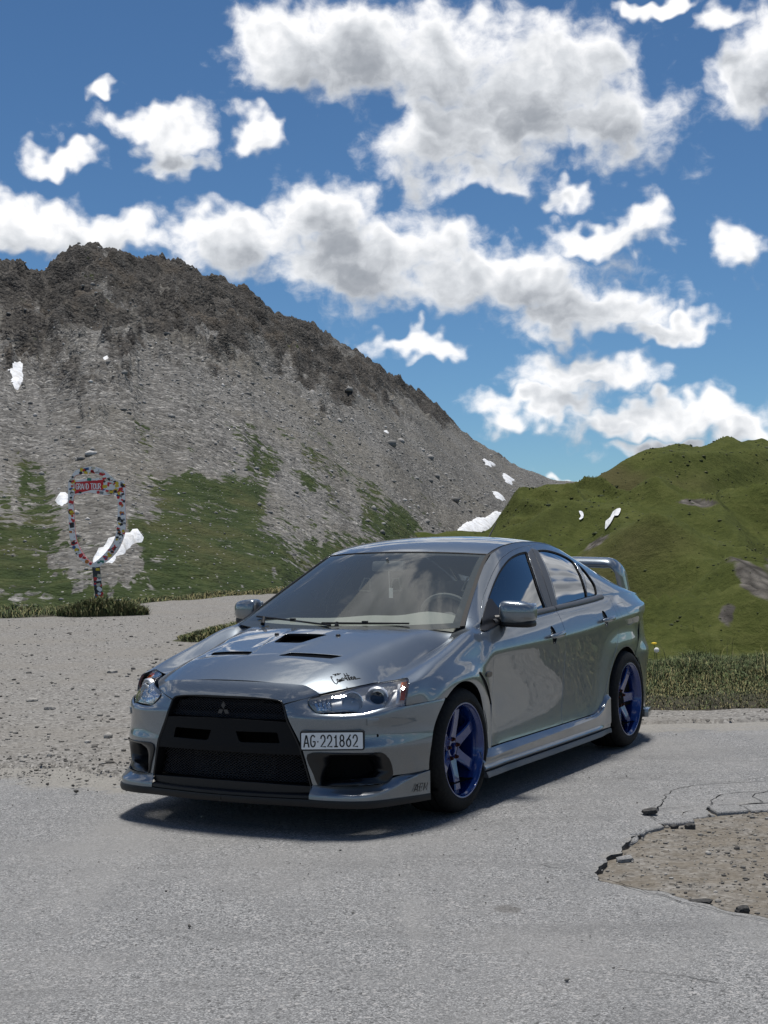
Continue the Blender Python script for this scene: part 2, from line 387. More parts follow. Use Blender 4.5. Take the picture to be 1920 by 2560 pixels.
def gridmesh(name,G,mat,flip=False):
    a,b=G.shape[:2]; i=np.arange(a-1)[:,None]*b+np.arange(b-1)[None]; F=np.stack([i,i+b,i+b+1,i+1],-1).reshape(-1,4)
    if flip: F=F[:,::-1]
    me=bpy.data.meshes.new(name); me.vertices.add(a*b); me.vertices.foreach_set('co',G.reshape(-1).astype(np.float32)); n=len(F); me.loops.add(4*n); me.loops.foreach_set('vertex_index',F.reshape(-1)); me.polygons.add(n); me.polygons.foreach_set('loop_start',np.arange(n)*4); me.polygons.foreach_set('loop_total',np.full(n,4)); me.update(calc_edges=True); me.polygons.foreach_set('use_smooth',np.ones(n,bool)); me.materials.append(MAT[mat])
    return link(bpy.data.objects.new(name,me))
# ------------------------------------------------------------------ terrain materials
def _attr(t,n): q=t.n('ShaderNodeAttribute'); q.attribute_name=n; return q.outputs['Fac']
def _mountain(m,nt,b):
    t=NT(nt); c=t.geo(); 
    v1=t.n('ShaderNodeTexVoronoi'); t.set(v1,'Vector',c); t.set(v1,'Scale',2.3); v2=t.n('ShaderNodeTexVoronoi'); t.set(v2,'Vector',c); t.set(v2,'Scale',6.0)
    sp=t.n('ShaderNodeSeparateColor'); nt.links.new(v1.outputs['Color'],sp.inputs[0]); sp2=t.n('ShaderNodeSeparateColor'); nt.links.new(v2.outputs['Color'],sp2.inputs[0])
    big=t.noise(c,.045,5,.6); mid=t.noise(c,.32,5,.62)
    stone=t.math('ADD',t.math('MULTIPLY',sp.outputs[0],.45),t.math('MULTIPLY',sp2.outputs[0],.55))
    scree=t.ramp(stone,[(.12,(.062,.060,.056)),(.45,(.128,.124,.116)),(.72,(.185,.180,.170)),(.93,(.36,.35,.33))])
    scree=t.mix(t.map(big,.42,.62,0,.45),scree,(.165,.152,.125)); tn=_attr(t,'tone'); scree=t.mix(t.map(tn,.45,.20,0,.32),scree,(.085,.083,.078)); scree=t.mix(t.map(tn,.55,.85,0,.32),scree,(.215,.21,.20))

    rock=t.ramp(t.math('ADD',t.math('MULTIPLY',mid,.7),t.math('MULTIPLY',sp2.outputs[1],.3)),[(.25,(.020,.019,.018)),(.5,(.057,.053,.048)),(.68,(.110,.103,.094)),(.85,(.21,.20,.185))])
    rock=t.mix(t.map(t.noise(c,.12,4,.6),.54,.70,0,.45),rock,(.105,.086,.066))
    gn=t.noise(c,.9,5,.65); grass=t.ramp(gn,[(.28,(.018,.029,.009)),(.5,(.034,.050,.015)),(.72,(.062,.074,.027))]); grass=t.mix(t.map(t.noise(c,.2,3),.5,.7,0,.6),grass,(.075,.072,.030))
    rk=_attr(t,'rock'); gs=_attr(t,'grass')
    rkm=t.map(t.math('ADD',rk,t.math('MULTIPLY',t.math('SUBTRACT',mid,.5),1.7)),.34,.74)
    gsm=t.map(t.math('ADD',gs,t.math('ADD',t.math('MULTIPLY',t.math('SUBTRACT',t.noise(c,.16,8,.70),.5),2.6),t.math('MULTIPLY',t.math('SUBTRACT',sp.outputs[1],.5),.45))),.50,.66)
    col=t.mix(rkm,scree,rock); col=t.mix(gsm,col,grass)
    # pale stones lying in the grass
    st=t.math('MULTIPLY',t.math('GREATER_THAN',sp2.outputs[2],.93),t.math('LESS_THAN',v2.outputs['Distance'],.30)); col=t.mix(t.math('MULTIPLY',st,t.math('MULTIPLY',gsm,.9)),col,(.30,.29,.27))
    nt.links.new(col,b.inputs['Base Color']); b.inputs['Roughness'].default_value=.95; b.inputs['Specular IOR Level'].default_value=.15
    h=t.math('ADD',t.math('MULTIPLY',v1.outputs['Distance'],-.6),t.math('MULTIPLY',v2.outputs['Distance'],-.3)); h=t.math('ADD',h,t.math('MULTIPLY',sp.outputs[2],.35)); h=t.math('ADD',h,t.math('MULTIPLY',mid,.7))
    nt.links.new(t.bump(h,.8,.45),b.inputs['Normal'])
material('mountain_ground',(.2,.2,.2),.9,nodes=_mountain)
def _hill(m,nt,b):
    t=NT(nt); c=t.geo(); big=t.noise(c,.035,4,.55); mid=t.noise(c,.22,5,.62); fine=t.noise(c,2.2,6,.75)
    g=t.ramp(t.math('ADD',t.math('MULTIPLY',mid,.5),t.math('MULTIPLY',fine,.5)),[(.28,(.032,.042,.011)),(.5,(.063,.075,.019)),(.72,(.108,.115,.036))])
    g=t.mix(t.map(big,.50,.66,0,.75),g,(.085,.074,.034)); g=t.mix(t.map(t.noise(c,.06,3,.5),.52,.7,0,.5),g,(.066,.090,.016))
    s=t.ramp(t.voro(c,1.3,out=0),[(.1,(.19,.175,.155)),(.5,(.10,.092,.082)),(.8,(.05,.046,.04))]); rk=t.map(t.math('ADD',_attr(t,'rock'),t.math('MULTIPLY',t.math('SUBTRACT',mid,.5),1.4)),.45,.62)
    col=t.mix(rk,g,s); nt.links.new(col,b.inputs['Base Color']); b.inputs['Roughness'].default_value=.97; b.inputs['Specular IOR Level'].default_value=.1
    nt.links.new(t.bump(t.math('ADD',t.math('MULTIPLY',mid,1.0),t.math('MULTIPLY',fine,.3)),.8,.7),b.inputs['Normal'])
material('hill_ground',(.05,.06,.02),.95,nodes=_hill)
def _snow(m,nt,b):
    t=NT(nt); c=t.geo(); nt.links.new(t.mix(t.map(t.noise(c,.8,5,.65),.42,.70),(.74,.76,.79),(.50,.49,.47)),b.inputs['Base Color']); nt.links.new(t.bump(t.noise(c,1.1,4),.6,.5),b.inputs['Normal'])
material('snow',(.7,.72,.75),.7,nodes=_snow)
def _asph(m,nt,b):
    t=NT(nt); c=t.geo(); 
    v=t.n('ShaderNodeTexVoronoi'); t.set(v,'Vector',c); t.set(v,'Scale',210.0); sp=t.n('ShaderNodeSeparateColor'); nt.links.new(v.outputs['Color'],sp.inputs[0])
    v2=t.n('ShaderNodeTexVoronoi'); t.set(v2,'Vector',c); t.set(v2,'Scale',95.0); sp2=t.n('ShaderNodeSeparateColor'); nt.links.new(v2.outputs['Color'],sp2.inputs[0])
    big=t.noise(c,.55,5,.6); mid=t.noise(c,3.2,4,.6)
    col=t.ramp(sp.outputs[0],[(.05,(.085,.086,.087)),(.35,(.162,.164,.164)),(.75,(.228,.230,.230)),(.96,(.37,.37,.368))])
    col=t.mix(t.math('MULTIPLY',t.math('GREATER_THAN',sp2.outputs[0],.94),.8),col,(.36,.35,.34)); col=t.mix(t.math('MULTIPLY',t.math('GREATER_THAN',sp2.outputs[1],.96),.7),col,(.045,.045,.045))
    col=t.mix(t.map(mid,.42,.62,0,.30),col,(.160,.161,.160)); col=t.mix(t.map(big,.46,.64,0,.45),col,(.222,.219,.212))
    # damp and oil spots with their own shapes
    s=t.n('ShaderNodeTexVoronoi'); t.set(s,'Vector',t.vmath('ADD',c,t.vmath('SCALE',t.noise(c,5.0,3,.6,out=1),.12))); t.set(s,'Scale',1.9); sc=t.n('ShaderNodeSeparateColor'); nt.links.new(s.outputs['Color'],sc.inputs[0])
    spot=t.math('MULTIPLY',t.map(s.outputs['Distance'],.10,.16,1,0),t.math('GREATER_THAN',sc.outputs[0],.80)); col=t.mix(t.math('MULTIPLY',spot,.5),col,(.075,.068,.06))
    tr=t.noise(t.vmath('MULTIPLY',c,(1.1,.16,1)),1.6,5,.6); col=t.mix(t.map(tr,.50,.66,0,.34),col,(.255,.252,.243)); tr2=t.noise(t.vmath('MULTIPLY',c,(.22,1.3,1)),1.1,5,.65); col=t.mix(t.map(tr2,.52,.70,0,.34),col,(.115,.115,.114))
    # dust washed over the edges next to the gravel
    du=_attr(t,'dust'); dm=t.map(t.math('ADD',du,t.math('MULTIPLY',t.math('SUBTRACT',t.noise(c,6.0,5,.65),.5),1.2)),.35,.75,0,.9); col=t.mix(dm,col,t.mix(sp2.outputs[2],(.18,.172,.155),(.29,.278,.25)))
    nt.links.new(col,b.inputs['Base Color']); b.inputs['Roughness'].default_value=.88; b.inputs['Specular IOR Level'].default_value=.28
    h=t.math('ADD',t.math('MULTIPLY',v.outputs['Distance'],-.8),t.math('MULTIPLY',sp2.outputs[0],.35)); nt.links.new(t.bump(h,.55,.004),b.inputs['Normal'])
material('asphalt',(.12,.12,.12),.9,nodes=_asph)
def _tar(m,nt,b):
    t=NT(nt); c=t.geo(); v=t.voro(c,70.0,out=0); col=t.ramp(t.noise(c,45.0,4,.7),[(.3,(.02,.02,.02)),(.6,(.06,.058,.055)),(.8,(.15,.145,.135))]); nt.links.new(col,b.inputs['Base Color']); nt.links.new(t.bump(v,.8,.008),b.inputs['Normal'])
material('asphalt_break',(.03,.03,.03),.95,nodes=_tar)
def _grav(m,nt,b):
    t=NT(nt); c=t.geo()
    vs=[]
    for sc in (58.0,21.0,8.0):
        v=t.n('ShaderNodeTexVoronoi'); t.set(v,'Vector',t.vmath('MULTIPLY',c,(1,1,.3))); t.set(v,'Scale',sc); s=t.n('ShaderNodeSeparateColor'); nt.links.new(v.outputs['Color'],s.inputs[0]); vs.append((v,s))
    sand=t.noise(c,14.0,6,.7); big=t.noise(c,.5,4,.6)
    col=t.ramp(t.math('ADD',t.math('MULTIPLY',vs[0][1].outputs[0],.6),t.math('MULTIPLY',sand,.4)),[(.15,(.100,.096,.089)),(.45,(.190,.183,.170)),(.7,(.258,.249,.233)),(.92,(.41,.40,.38))])
    st=t.math('MULTIPLY',t.math('GREATER_THAN',vs[1][1].outputs[0],.62),t.map(vs[1][0].outputs['Distance'],.25,.42,1,0)); col=t.mix(t.math('MULTIPLY',st,.75),col,t.ramp(vs[1][1].outputs[1],[(0,(.055,.052,.048)),(.5,(.18,.17,.155)),(1,(.36,.345,.32))]))
    st2=t.math('MULTIPLY',t.math('GREATER_THAN',vs[2][1].outputs[0],.90),t.map(vs[2][0].outputs['Distance'],.18,.30,1,0)); col=t.mix(t.math('MULTIPLY',st2,.85),col,t.ramp(vs[2][1].outputs[1],[(0,(.05,.047,.043)),(1,(.33,.315,.29))]))
    col=t.mix(t.map(big,.42,.66,0,.55),col,(.208,.195,.173)); col=t.mix(t.map(t.noise(c,1.7,4,.6),.55,.72,0,.5),col,(.165,.153,.136))
    col=t.mix(t.math('MULTIPLY',_attr(t,'earth'),t.map(t.noise(c,5.0,5,.65),.30,.62,.25,.75)),col,t.mix(sand,(.095,.080,.060),(.20,.172,.132)))
    nt.links.new(col,b.inputs['Base Color']); b.inputs['Roughness'].default_value=.96; b.inputs['Specular IOR Level'].default_value=.15
    h=t.math('ADD',t.math('MULTIPLY',vs[1][0].outputs['Distance'],-.6),t.math('ADD',t.math('MULTIPLY',st,.5),t.math('MULTIPLY',sand,.8))); h=t.math('ADD',h,t.math('MULTIPLY',st2,.9)); nt.links.new(t.bump(h,.9,.018),b.inputs['Normal'])
material('gravel',(.2,.18,.15),.95,nodes=_grav)
def _soil(m,nt,b):
    t=NT(nt); c=t.geo(); col=t.ramp(t.noise(c,18.0,6,.7),[(.3,(.022,.018,.013)),(.55,(.050,.041,.030)),(.8,(.105,.09,.07))]); g=t.ramp(t.noise(c,3.0,5,.65),[(.3,(.022,.034,.010)),(.6,(.055,.062,.020)),(.8,(.09,.083,.035))]); col=t.mix(_attr(t,'green'),col,g); nt.links.new(col,b.inputs['Base Color']); nt.links.new(t.bump(t.noise(c,25.0,5,.7),.8,.03),b.inputs['Normal'])
material('soil',(.05,.04,.03),.95,nodes=_soil)
def _stone(m,nt,b):
    t=NT(nt); c=t.geo(); i=t.n('ShaderNodeNewGeometry').outputs['Random Per Island']; col=t.ramp(i,[(0,(.075,.070,.063)),(.4,(.17,.16,.145)),(.75,(.25,.238,.215)),(1,(.40,.385,.355))]); col=t.mix(t.map(t.noise(c,9.0,4,.65),.35,.7,0,.45),col,(.07,.065,.058)); nt.links.new(col,b.inputs['Base Color']); nt.links.new(t.bump(t.noise(c,30.0,4),.5,.02),b.inputs['Normal'])
material('stone',(.15,.14,.13),.93,nodes=_stone)
def _boul(m,nt,b):
    t=NT(nt); c=t.geo(); i=t.n('ShaderNodeNewGeometry').outputs['Random Per Island']; col=t.ramp(i,[(0,(.15,.147,.14)),(.5,(.25,.245,.232)),(.85,(.36,.35,.335)),(1,(.55,.54,.52))]); col=t.mix(t.map(t.noise(c,3.0,4,.65),.4,.7,0,.35),col,(.09,.087,.08)); nt.links.new(col,b.inputs['Base Color'])
material('boulder',(.17,.165,.155),.95,nodes=_boul)
def _blade(c0,c1,c2):
    def f(m,nt,b):
        t=NT(nt); nt.links.new(t.vmath('NORMALIZE',t.vmath('ADD',t.vmath('SCALE',t.geo('Normal'),.45),(0,0,.8))),b.inputs['Normal']); i=t.n('ShaderNodeNewGeometry').outputs['Random Per Island']; nt.links.new(t.ramp(i,[(0,c0),(.55,c1),(1,c2)]),b.inputs['Base Color']); b.inputs['Roughness'].default_value=.7
        b.inputs['Specular IOR Level'].default_value=.25
    return f
material('grass_green',(.05,.08,.02),.7,nodes=_blade((.035,.058,.018),(.080,.115,.035),(.16,.18,.07)))
material('grass_dry',(.1,.09,.04),.7,nodes=_blade((.06,.068,.025),(.16,.145,.055),(.30,.255,.12)))
# ------------------------------------------------------------------ ground, valley floor
AZL=np.radians(np.concatenate([np.arange(-40,-16,.6),np.arange(-16,9.5,.055),np.arange(9.5,22,.5)]))
RIDGE=[(-40,12.6),(-24,12.4),(-18,11.6),(-16,10.9),(-14.45,10.6),(-13.43,10.25),(-12.84,10.2),(-11.89,10.9),(-10.76,11.22),(-9.81,11.0),(-8.76,10.64),(-7.53,10.55),(-6.83,10.17),(-5.06,9.48),(-4.0,8.78),(-3.28,8.55),(-2.22,8.06),(-1.15,7.34),(.09,6.44),(1.34,5.68),(2.4,4.78),(3.46,3.92),(4.87,2.98),(6.63,2.24),(8.22,2.18),(12,1.9),(22,1.6)]
RD=[(-40,190),(-18,205),(-11,214),(-5,245),(0,300),(4,380),(8,470),(22,500)]
BD=[(-40,46),(-10,46),(-4,50),(0,62),(4,90),(8,140),(22,160)]
def iv(t,x): t=np.array(t,float); return np.interp(x,t[:,0],t[:,1])
def mountain_xyz(az,tt,disp=True):
    """az (radians), tt 0 foot .. 1 ridge (arrays of one shape)"""
    a=np.degrees(az); d1=iv(RD,a); d0=iv(BD,a); z1=CAM_H+d1*np.tan(np.radians(iv(RIDGE,a))); z0=-1.9-.04*(d0-46)
    d=d0+(d1-d0)*tt; z=z0+(z1-z0)*(.86*tt+.14*tt*tt)
    x=np.sin(az)*d; y=np.cos(az)*d
    if disp:
        s=az*220; rk=rock_mask(a,tt)
        z=z+P1.fbm(x*.03,y*.03,4)*1.6*smst(0,.15,tt)*(1-.4*smst(.8,1,tt))
        z=z+P2.fbm(s*.16+P1(s*.05,tt*3)*1.2,tt*2.3,4,ridge=True)*.35*smst(.05,.4,tt)*(1-.55*rk)
        z=z+rk*((P3.fbm(x*.16,y*.16+z*.12,5,g=.55,ridge=True)-.35)*2.3+(P1.fbm(x*.065+P2(x*.05,y*.05)*.6,y*.065,3,ridge=True)-.4)*4.6*(1-.7*smst(.88,1,tt)))
        z=z+P2.fbm(x*.55,y*.55,3)*(.22+.5*rk)
    return np.stack([x,y,z],-1)
def slope_t(a,el):
    q=np.linspace(0,1,240); p=mountain_xyz(np.full(240,np.radians(a)),q,False); e=np.degrees(np.arctan2(p[:,2]-CAM_H,np.hypot(p[:,0],p[:,1]))); return float(np.interp(el,e,q))
_RL=[(-40,.55)]+[(a,slope_t(a,e)) for a,e in ((-14.5,6.9),(-11,7.2),(-9.3,7.4),(-7.6,7.7),(-4.9,7.0),(-3.15,6.2),(-2.26,5.6),(.42,5.2),(2.0,4.6))]+[(3.2,1.02),(5,1.15),(22,1.2)]
_GLn=[(-40,.4)]+[(a,slope_t(a,e)) for a,e in ((-15,3.4),(-13.4,3.0),(-12.2,1.2),(-11,.9),(-9.8,1.0),(-9.0,3.2),(-7.6,3.8),(-5.87,3.2),(-3.5,2.7),(-1.6,2.1),(.7,1.2))]+[(3,.12),(22,.2)]
def rock_mask(a,tt):
    lim=iv(_RL,a); n=P1.fbm(a*.55,tt*5,4)*.26+P2.fbm(a*1.6,tt*9,3)*.14+P3.fbm(a*4,tt*22,3)*.06
    return smst(-.16,.15,tt-lim+n)*(1-.55*smst(.1,.5,P2.fbm(a*.9+3,tt*7,3)+.1))
def grass_mask(a,tt):
    # tongues of turf running up between the scree
    top=iv(_GLn,a)
    n=P3.fbm(a*.5,tt*5,4)*.22+P1.fbm(a*1.4,tt*10,3)*.10
    m=smst(.16,-.20,tt-top+n)
    m=m*(1-.8*smst(.30,.55,P2.fbm(a*.42+tt*3.5,tt*6-a*.12,4)*.9+P3.fbm(a*1.3,tt*9,3)*.35+.22))          # grey stripes of stones
    return np.maximum(m,smst(.075,.03,tt+.3*n))
TT=np.linspace(0,1,300)
A2,T2=np.meshgrid(AZL,TT,indexing='ij'); GM=mountain_xyz(A2,T2)
back=[]
for k,(fd,fz) in enumerate(((.02,-.03),(.06,-.12),(.2,-.4),(.5,-.9))):
    q=GM[:,-1].copy(); r_=np.hypot(q[:,0],q[:,1]); sc=(r_+fd*150)/r_; q[:,0]*=sc; q[:,1]*=sc; q[:,2]=q[:,2]+fz*60; back.append(q)
GMf=np.concatenate([GM,np.stack(back,1)],1)
mo=gridmesh('mountain',GMf,'mountain_ground',True); tag(mo,kind='structure')
aa=np.degrees(A2); rk=rock_mask(aa,T2); gs=grass_mask(aa,T2)*(1-rk)
ex=lambda m,v: np.concatenate([m,np.repeat(m[:,-1:],4,1)],1)
attr(mo,'tone',ex(.5+.9*P2.fbm(aa*1.0+T2*4.5,T2*1.6-aa*.08,4)+.25*P3.fbm(aa*3.2+T2*9,T2*3,3),0)); attr(mo,'rock',ex(rk,0)); attr(mo,'grass',ex(gs,0))
# boulders strewn over the scree
def rocks(name,pts,size,mat,seed,flat=.6):
    g=np.random.default_rng(seed); bm=bmesh.new(); bmesh.ops.create_icosphere(bm,subdivisions=1,radius=1); V0=np.array([v.co for v in bm.verts]); F0=np.array([[v.index for v in f.verts] for f in bm.faces]); bm.free()
    n=len(pts); m=len(V0); sc=size[:,None]*g.uniform(.55,1.3,(n,3)); sc[:,2]*=flat
    V=V0[None]*(1+g.uniform(-.28,.28,(n,m,1)))*sc[:,None]; a=g.uniform(0,6.28,n); c,s=np.cos(a)[:,None],np.sin(a)[:,None]
    W=np.stack([V[...,0]*c-V[...,1]*s,V[...,0]*s+V[...,1]*c,V[...,2]],-1)+pts[:,None]
    F=(F0[None]+np.arange(n)[:,None,None]*m).reshape(-1,3); W=W.reshape(-1,3)
    me=bpy.data.meshes.new(name); me.vertices.add(len(W)); me.vertices.foreach_set('co',W.reshape(-1).astype(np.float32)); k=len(F); me.loops.add(3*k); me.loops.foreach_set('vertex_index',F.reshape(-1)); me.polygons.add(k); me.polygons.foreach_set('loop_start',np.arange(k)*3); me.polygons.foreach_set('loop_total',np.full(k,3)); me.update(calc_edges=True); me.materials.append(MAT[mat])
    return link(bpy.data.objects.new(name,me))
g=np.random.default_rng(5)
az=np.radians(g.uniform(-15.5,7,26000)); tt=g.beta(1.2,1.3,26000); a_=np.degrees(az); keep=(g.random(26000)<(.9-.7*grass_mask(a_,tt)))&(g.random(26000)<1-.75*rock_mask(a_,tt)); az,tt=az[keep][:9000],tt[keep][:9000]
pp=mountain_xyz(az,tt); dist=np.hypot(pp[:,0],pp[:,1]); size=np.clip(g.lognormal(-2.85,.55,len(pp)),.04,.5)*np.clip(dist/110,.6,1.6); pp[:,2]+=size*.12
o=rocks('scree_boulders',pp,size,'boulder',6,.75); tag(o,'grey boulders and stones strewn over the mountain scree','boulders',kind='stuff')
# snow left in the gullies
def el2t(a,el):
    q=np.linspace(0,1,240); p=mountain_xyz(np.full(240,np.radians(a)),q,False); e=np.degrees(np.arctan2(p[:,2]-CAM_H,np.hypot(p[:,0],p[:,1]))); return np.interp(el,e,q)
SNOW=[[(-14.3,6.35),(-13.65,6.5),(-13.6,6.1),(-13.75,5.8),(-14.2,5.75),(-14.1,6.1)],[(-10.72,6.85),(-10.5,6.9),(-10.42,6.72),(-10.52,6.6)],[(-12.7,1.95),(-12.4,2.05),(-12.0,2.15),(-12.0,1.75),(-12.35,1.55)],[(-11.3,-.75),(-10.9,-.3),(-10.55,.0),(-10.0,.15),(-9.6,.4),(-9.25,.2),(-9.3,-.15),(-9.8,-.4),(-10.2,-.75),(-10.75,-.85)],[(-12.25,-1.12),(-11.7,-.85),(-11.35,-.75),(-11.4,-.9),(-11.9,-1.1)],[(0.0,4.22),(.25,4.25),(.3,4.05),(.08,4.02)],[(2.3,.15),(3.0,.62),(3.8,.9),(4.7,1.05),(5.05,1.3),(5.3,1.05),(5.0,.75),(4.3,.3),(3.6,.1)],[(3.78,3.02),(4.1,2.92),(4.4,2.72),(4.1,2.74)],[(4.55,2.5),(5.0,2.3),(5.06,2.1),(4.7,2.2)],[(4.15,1.85),(4.45,1.75),(4.75,1.45),(4.4,1.5)],[(-13.05,10.35),(-12.7,10.42),(-12.4,10.5),(-12.75,10.3)]]
for P in SNOW:
    P=np.array(P); Q=np.array([(a,el2t(a,e)) for a,e in P]); sc=np.array([220*math.pi/180,170]); L2=resample(crs(Q,6,True)*sc,.5); c_=L2.mean(0)
    ang=np.arange(len(L2)); L2=c_+(L2-c_)*(1+.16*P1.fbm(L2[:,0]*.6,L2[:,1]*.6,3)[:,None]*2)
    V2,F,_=cdt([L2],.7); Q2=V2/sc; w=mountain_xyz(np.radians(Q2[:,0]),Q2[:,1]); dd=segdist(L2,V2); w[:,2]+=.22+.10*smst(0,2,dd); w[dd<.02,2]-=.35
    nrm=np.cross(w[F[0][1]]-w[F[0][0]],w[F[0][2]]-w[F[0][0]])[2]
    o=mesh('snow_patch',w,[f if nrm>0 else f[::-1] for f in F],'snow'); tag(o,kind='structure')
# ------------------------------------------------------------------ green hill on the right
HRG=[(-2,-.8),(2,-.5),(4.11,.3),(5.19,1.08),(6.62,1.62),(8.04,1.95),(9.1,2.4),(10.15,2.66),(11.54,2.98),(12.92,3.2),(13.93,3.12),(14.59,2.98),(18,2.6),(24,2.9),(34,4.2)]
HRD=[(-2,120),(4,140),(8,175),(13,215),(18,220),(34,190)]
AZH=np.radians(np.concatenate([np.arange(-2,3,.4),np.arange(3,15.2,.05),np.arange(15.2,34,.5)])); TH=np.linspace(0,1,230)
def hill_xyz(az,tt):
    a=np.degrees(az); d1=iv(HRD,a); d0=34.0; z1=CAM_H+d1*np.tan(np.radians(iv(HRG,a))); z0=-7.5; d=d0+(d1-d0)*tt; x=np.sin(az)*d; y=np.cos(az)*d
    z=z0+(z1-z0)*(1.12*tt-.12*tt*tt)
    w=smst(0,.12,tt)*(1-.72*smst(.78,1,tt))
    gl=P2.fbm(x*.034+y*.012+P1(x*.02,y*.02)*.6,y*.020-x*.01,4,g=.48,ridge=True); z=z+(gl-.45)*8.0*w
    z=z+P1.fbm(x*.07,y*.05,4)*1.5*w+P3.fbm(x*.4,y*.4,3)*.16
    return np.stack([x,y,z],-1)
A3,T3=np.meshgrid(AZH,TH,indexing='ij'); GH=hill_xyz(A3,T3); bk=[]
for fd,fz in ((.03,-.02),(.1,-.12),(.4,-.7)):
    q=GH[:,-1].copy(); r_=np.hypot(q[:,0],q[:,1]); q[:,:2]*=((r_+fd*80)/r_)[:,None]; q[:,2]+=fz*20; bk.append(q)
GHf=np.concatenate([GH,np.stack(bk,1)],1); ho=gridmesh('green_hill',GHf,'hill_ground',True); tag(ho,kind='structure')
a_=np.degrees(A3); el_=np.degrees(np.arctan2(GH[...,2]-CAM_H,np.hypot(GH[...,0],GH[...,1])))
def blob(ca,ce,ra,re,tilt=0):
    c,s=math.cos(R(tilt)),math.sin(R(tilt)); u=((a_-ca)*c+(el_-ce)*s)/ra; v=(-(a_-ca)*s+(el_-ce)*c)/re; return np.exp(-(u*u+v*v))
rkh=np.maximum.reduce([blob(14.0,-1.6,1.5,.55,-38),blob(13.0,-2.9,.45,.5)*.8,blob(11.9,1.3,1.2,.25)*.62,blob(8.2,-.1,.9,.25,35)*.7,blob(15.5,-1.0,1.3,.9)])
attr(ho,'rock',np.concatenate([rkh,np.zeros((len(AZH),3))],1))
for P in ([(7.50,.98),(7.64,.96),(7.68,.80),(7.62,.66),(7.52,.62),(7.50,.70),(7.58,.80)],[(8.48,.40),(8.58,.40),(8.80,.68),(9.08,1.0),(9.08,1.08),(8.98,1.08),(8.70,.78)]):
    Q=[]
    for a,e in P:
        k=np.argmin(np.abs(np.degrees(AZH)-a)); q=np.maximum.accumulate(el_[k]); Q.append((a,float(np.interp(e,q,TH))))
    sc=np.array([170*math.pi/180,130]); L2=resample(crs(np.array(Q),5,True)*sc,.25); V2,F,_=cdt([L2],.4); Q2=V2/sc; w=hill_xyz(np.radians(Q2[:,0]),Q2[:,1]); w[:,2]+=.16; nz=np.cross(w[F[0][1]]-w[F[0][0]],w[F[0][2]]-w[F[0][0]])[2]; o=mesh('snow_patch',w,[f if nz>0 else f[::-1] for f in F],'snow'); tag(o,kind='structure')
material('scrub',(.03,.045,.014),.9,nodes=lambda m,nt,b: nt.links.new(NT(nt).ramp(NT(nt).n('ShaderNodeNewGeometry').outputs['Random Per Island'],[(0,(.020,.030,.010)),(.6,(.050,.062,.020)),(1,(.095,.090,.040))]),b.inputs['Base Color']))
g=np.random.default_rng(9); n=9000; az=np.radians(g.uniform(3,15.2,n)); tt=g.random(n)**.8; kk=P1.fbm(np.degrees(az)*1.3,tt*8,3)+.35*g.normal(size=n)>.05; pp=hill_xyz(az[kk],tt[kk]); sz=np.clip(g.lognormal(-2.2,.5,len(pp)),.05,.35)*np.clip(np.hypot(pp[:,0],pp[:,1])/170,.12,1.1); pp[:,2]-=sz*.1; o=rocks('hill_scrub',pp,sz,'scrub',10,.5); tag(o,'low grass tufts and dwarf scrub covering the green hill','scrub',kind='stuff')
# valley floor that reaches the horizon
G=np.array([[(r_*math.cos(t),r_*math.sin(t),-2.2-11*smst(30,120,np.array(r_))-0) for r_ in (22.,40.,60.,120.,400.,1500.,6000.)] for t in np.linspace(0,2*math.pi,97)]); vo=gridmesh('valley_floor',G,'hill_ground'); tag(vo,kind='structure'); attr(vo,'rock',np.zeros(G.shape[:2]))
# ------------------------------------------------------------------ plateau: gravel sheet, asphalt sheet with a broken-out hole
HOLE=np.array([(.86,6.24),(.90,6.36),(.94,6.55),(.97,6.66),(1.04,6.74),(1.08,6.85),(1.13,7.0),(1.17,7.12),(1.21,7.24),(1.30,7.36),(1.40,7.46),(1.50,7.60),(1.56,7.78),(1.78,7.90),(2.05,7.95),(2.5,8.05),(3.0,7.9),(3.3,7.2),(3.2,6.3),(2.7,5.6),(2.1,5.38),(1.7,5.46),(1.42,5.57),(1.32,5.62),(1.22,5.80),(1.08,6.0),(.95,6.13)])
rngh=np.random.default_rng(11)
Hl=resample(HOLE,.035); Hl=Hl+np.stack([P1.fbm(Hl[:,0]*7,Hl[:,1]*7,3),P2.fbm(Hl[:,0]*7,Hl[:,1]*7,3)],1)*.05
# outer limit of the asphalt: left edge against the gravel, then behind the car to the grass
ASP=np.array([(-12,-9),(14,-9),(14,11.5),(6,11.5),(2.9,11.45),(1.95,11.4),(1.0,11.3),(.2,10.9),(-.6,10.1),(-1.2,9.5),(-1.62,9.18),(-2.15,9.6),(-2.52,9.66),(-4,9.75),(-7,9.9),(-12,10.2)])
Al=resample(ASP,.08); 
Al=Al+np.stack([P1.fbm(Al[:,0]*1.6,Al[:,1]*1.6,4),P2.fbm(Al[:,0]*1.6,Al[:,1]*1.6,4)],1)*np.where(Al[:,1:2]>8,.16,0)
V2,F,idx=cdt([Al,Hl],.11,.2)
zz=P1.fbm(V2[:,0]*.5,V2[:,1]*.5,3)*.008-.004
dh=np.minimum(segdist(Hl,V2),9); da=segdist(Al,V2); zz=zz-.012*smst(.25,0,dh)*(.5+P2(V2[:,0]*6,V2[:,1]*6)); zz-=.012*smst(.3,0,da)
W=np.column_stack([V2,zz]); fl=np.array(F); s=np.cross(W[fl[:,1]]-W[fl[:,0]],W[fl[:,2]]-W[fl[:,0]])[:,2]; F=[tuple(f) if q>0 else tuple(f[::-1]) for f,q in zip(F,s)]
asp=mesh('asphalt',W,F,'asphalt',None,True); tag(asp,kind='structure'); attr(asp,'dust',np.maximum(smst(1.1,0,da)*.95,smst(.14,0,dh)*.45))
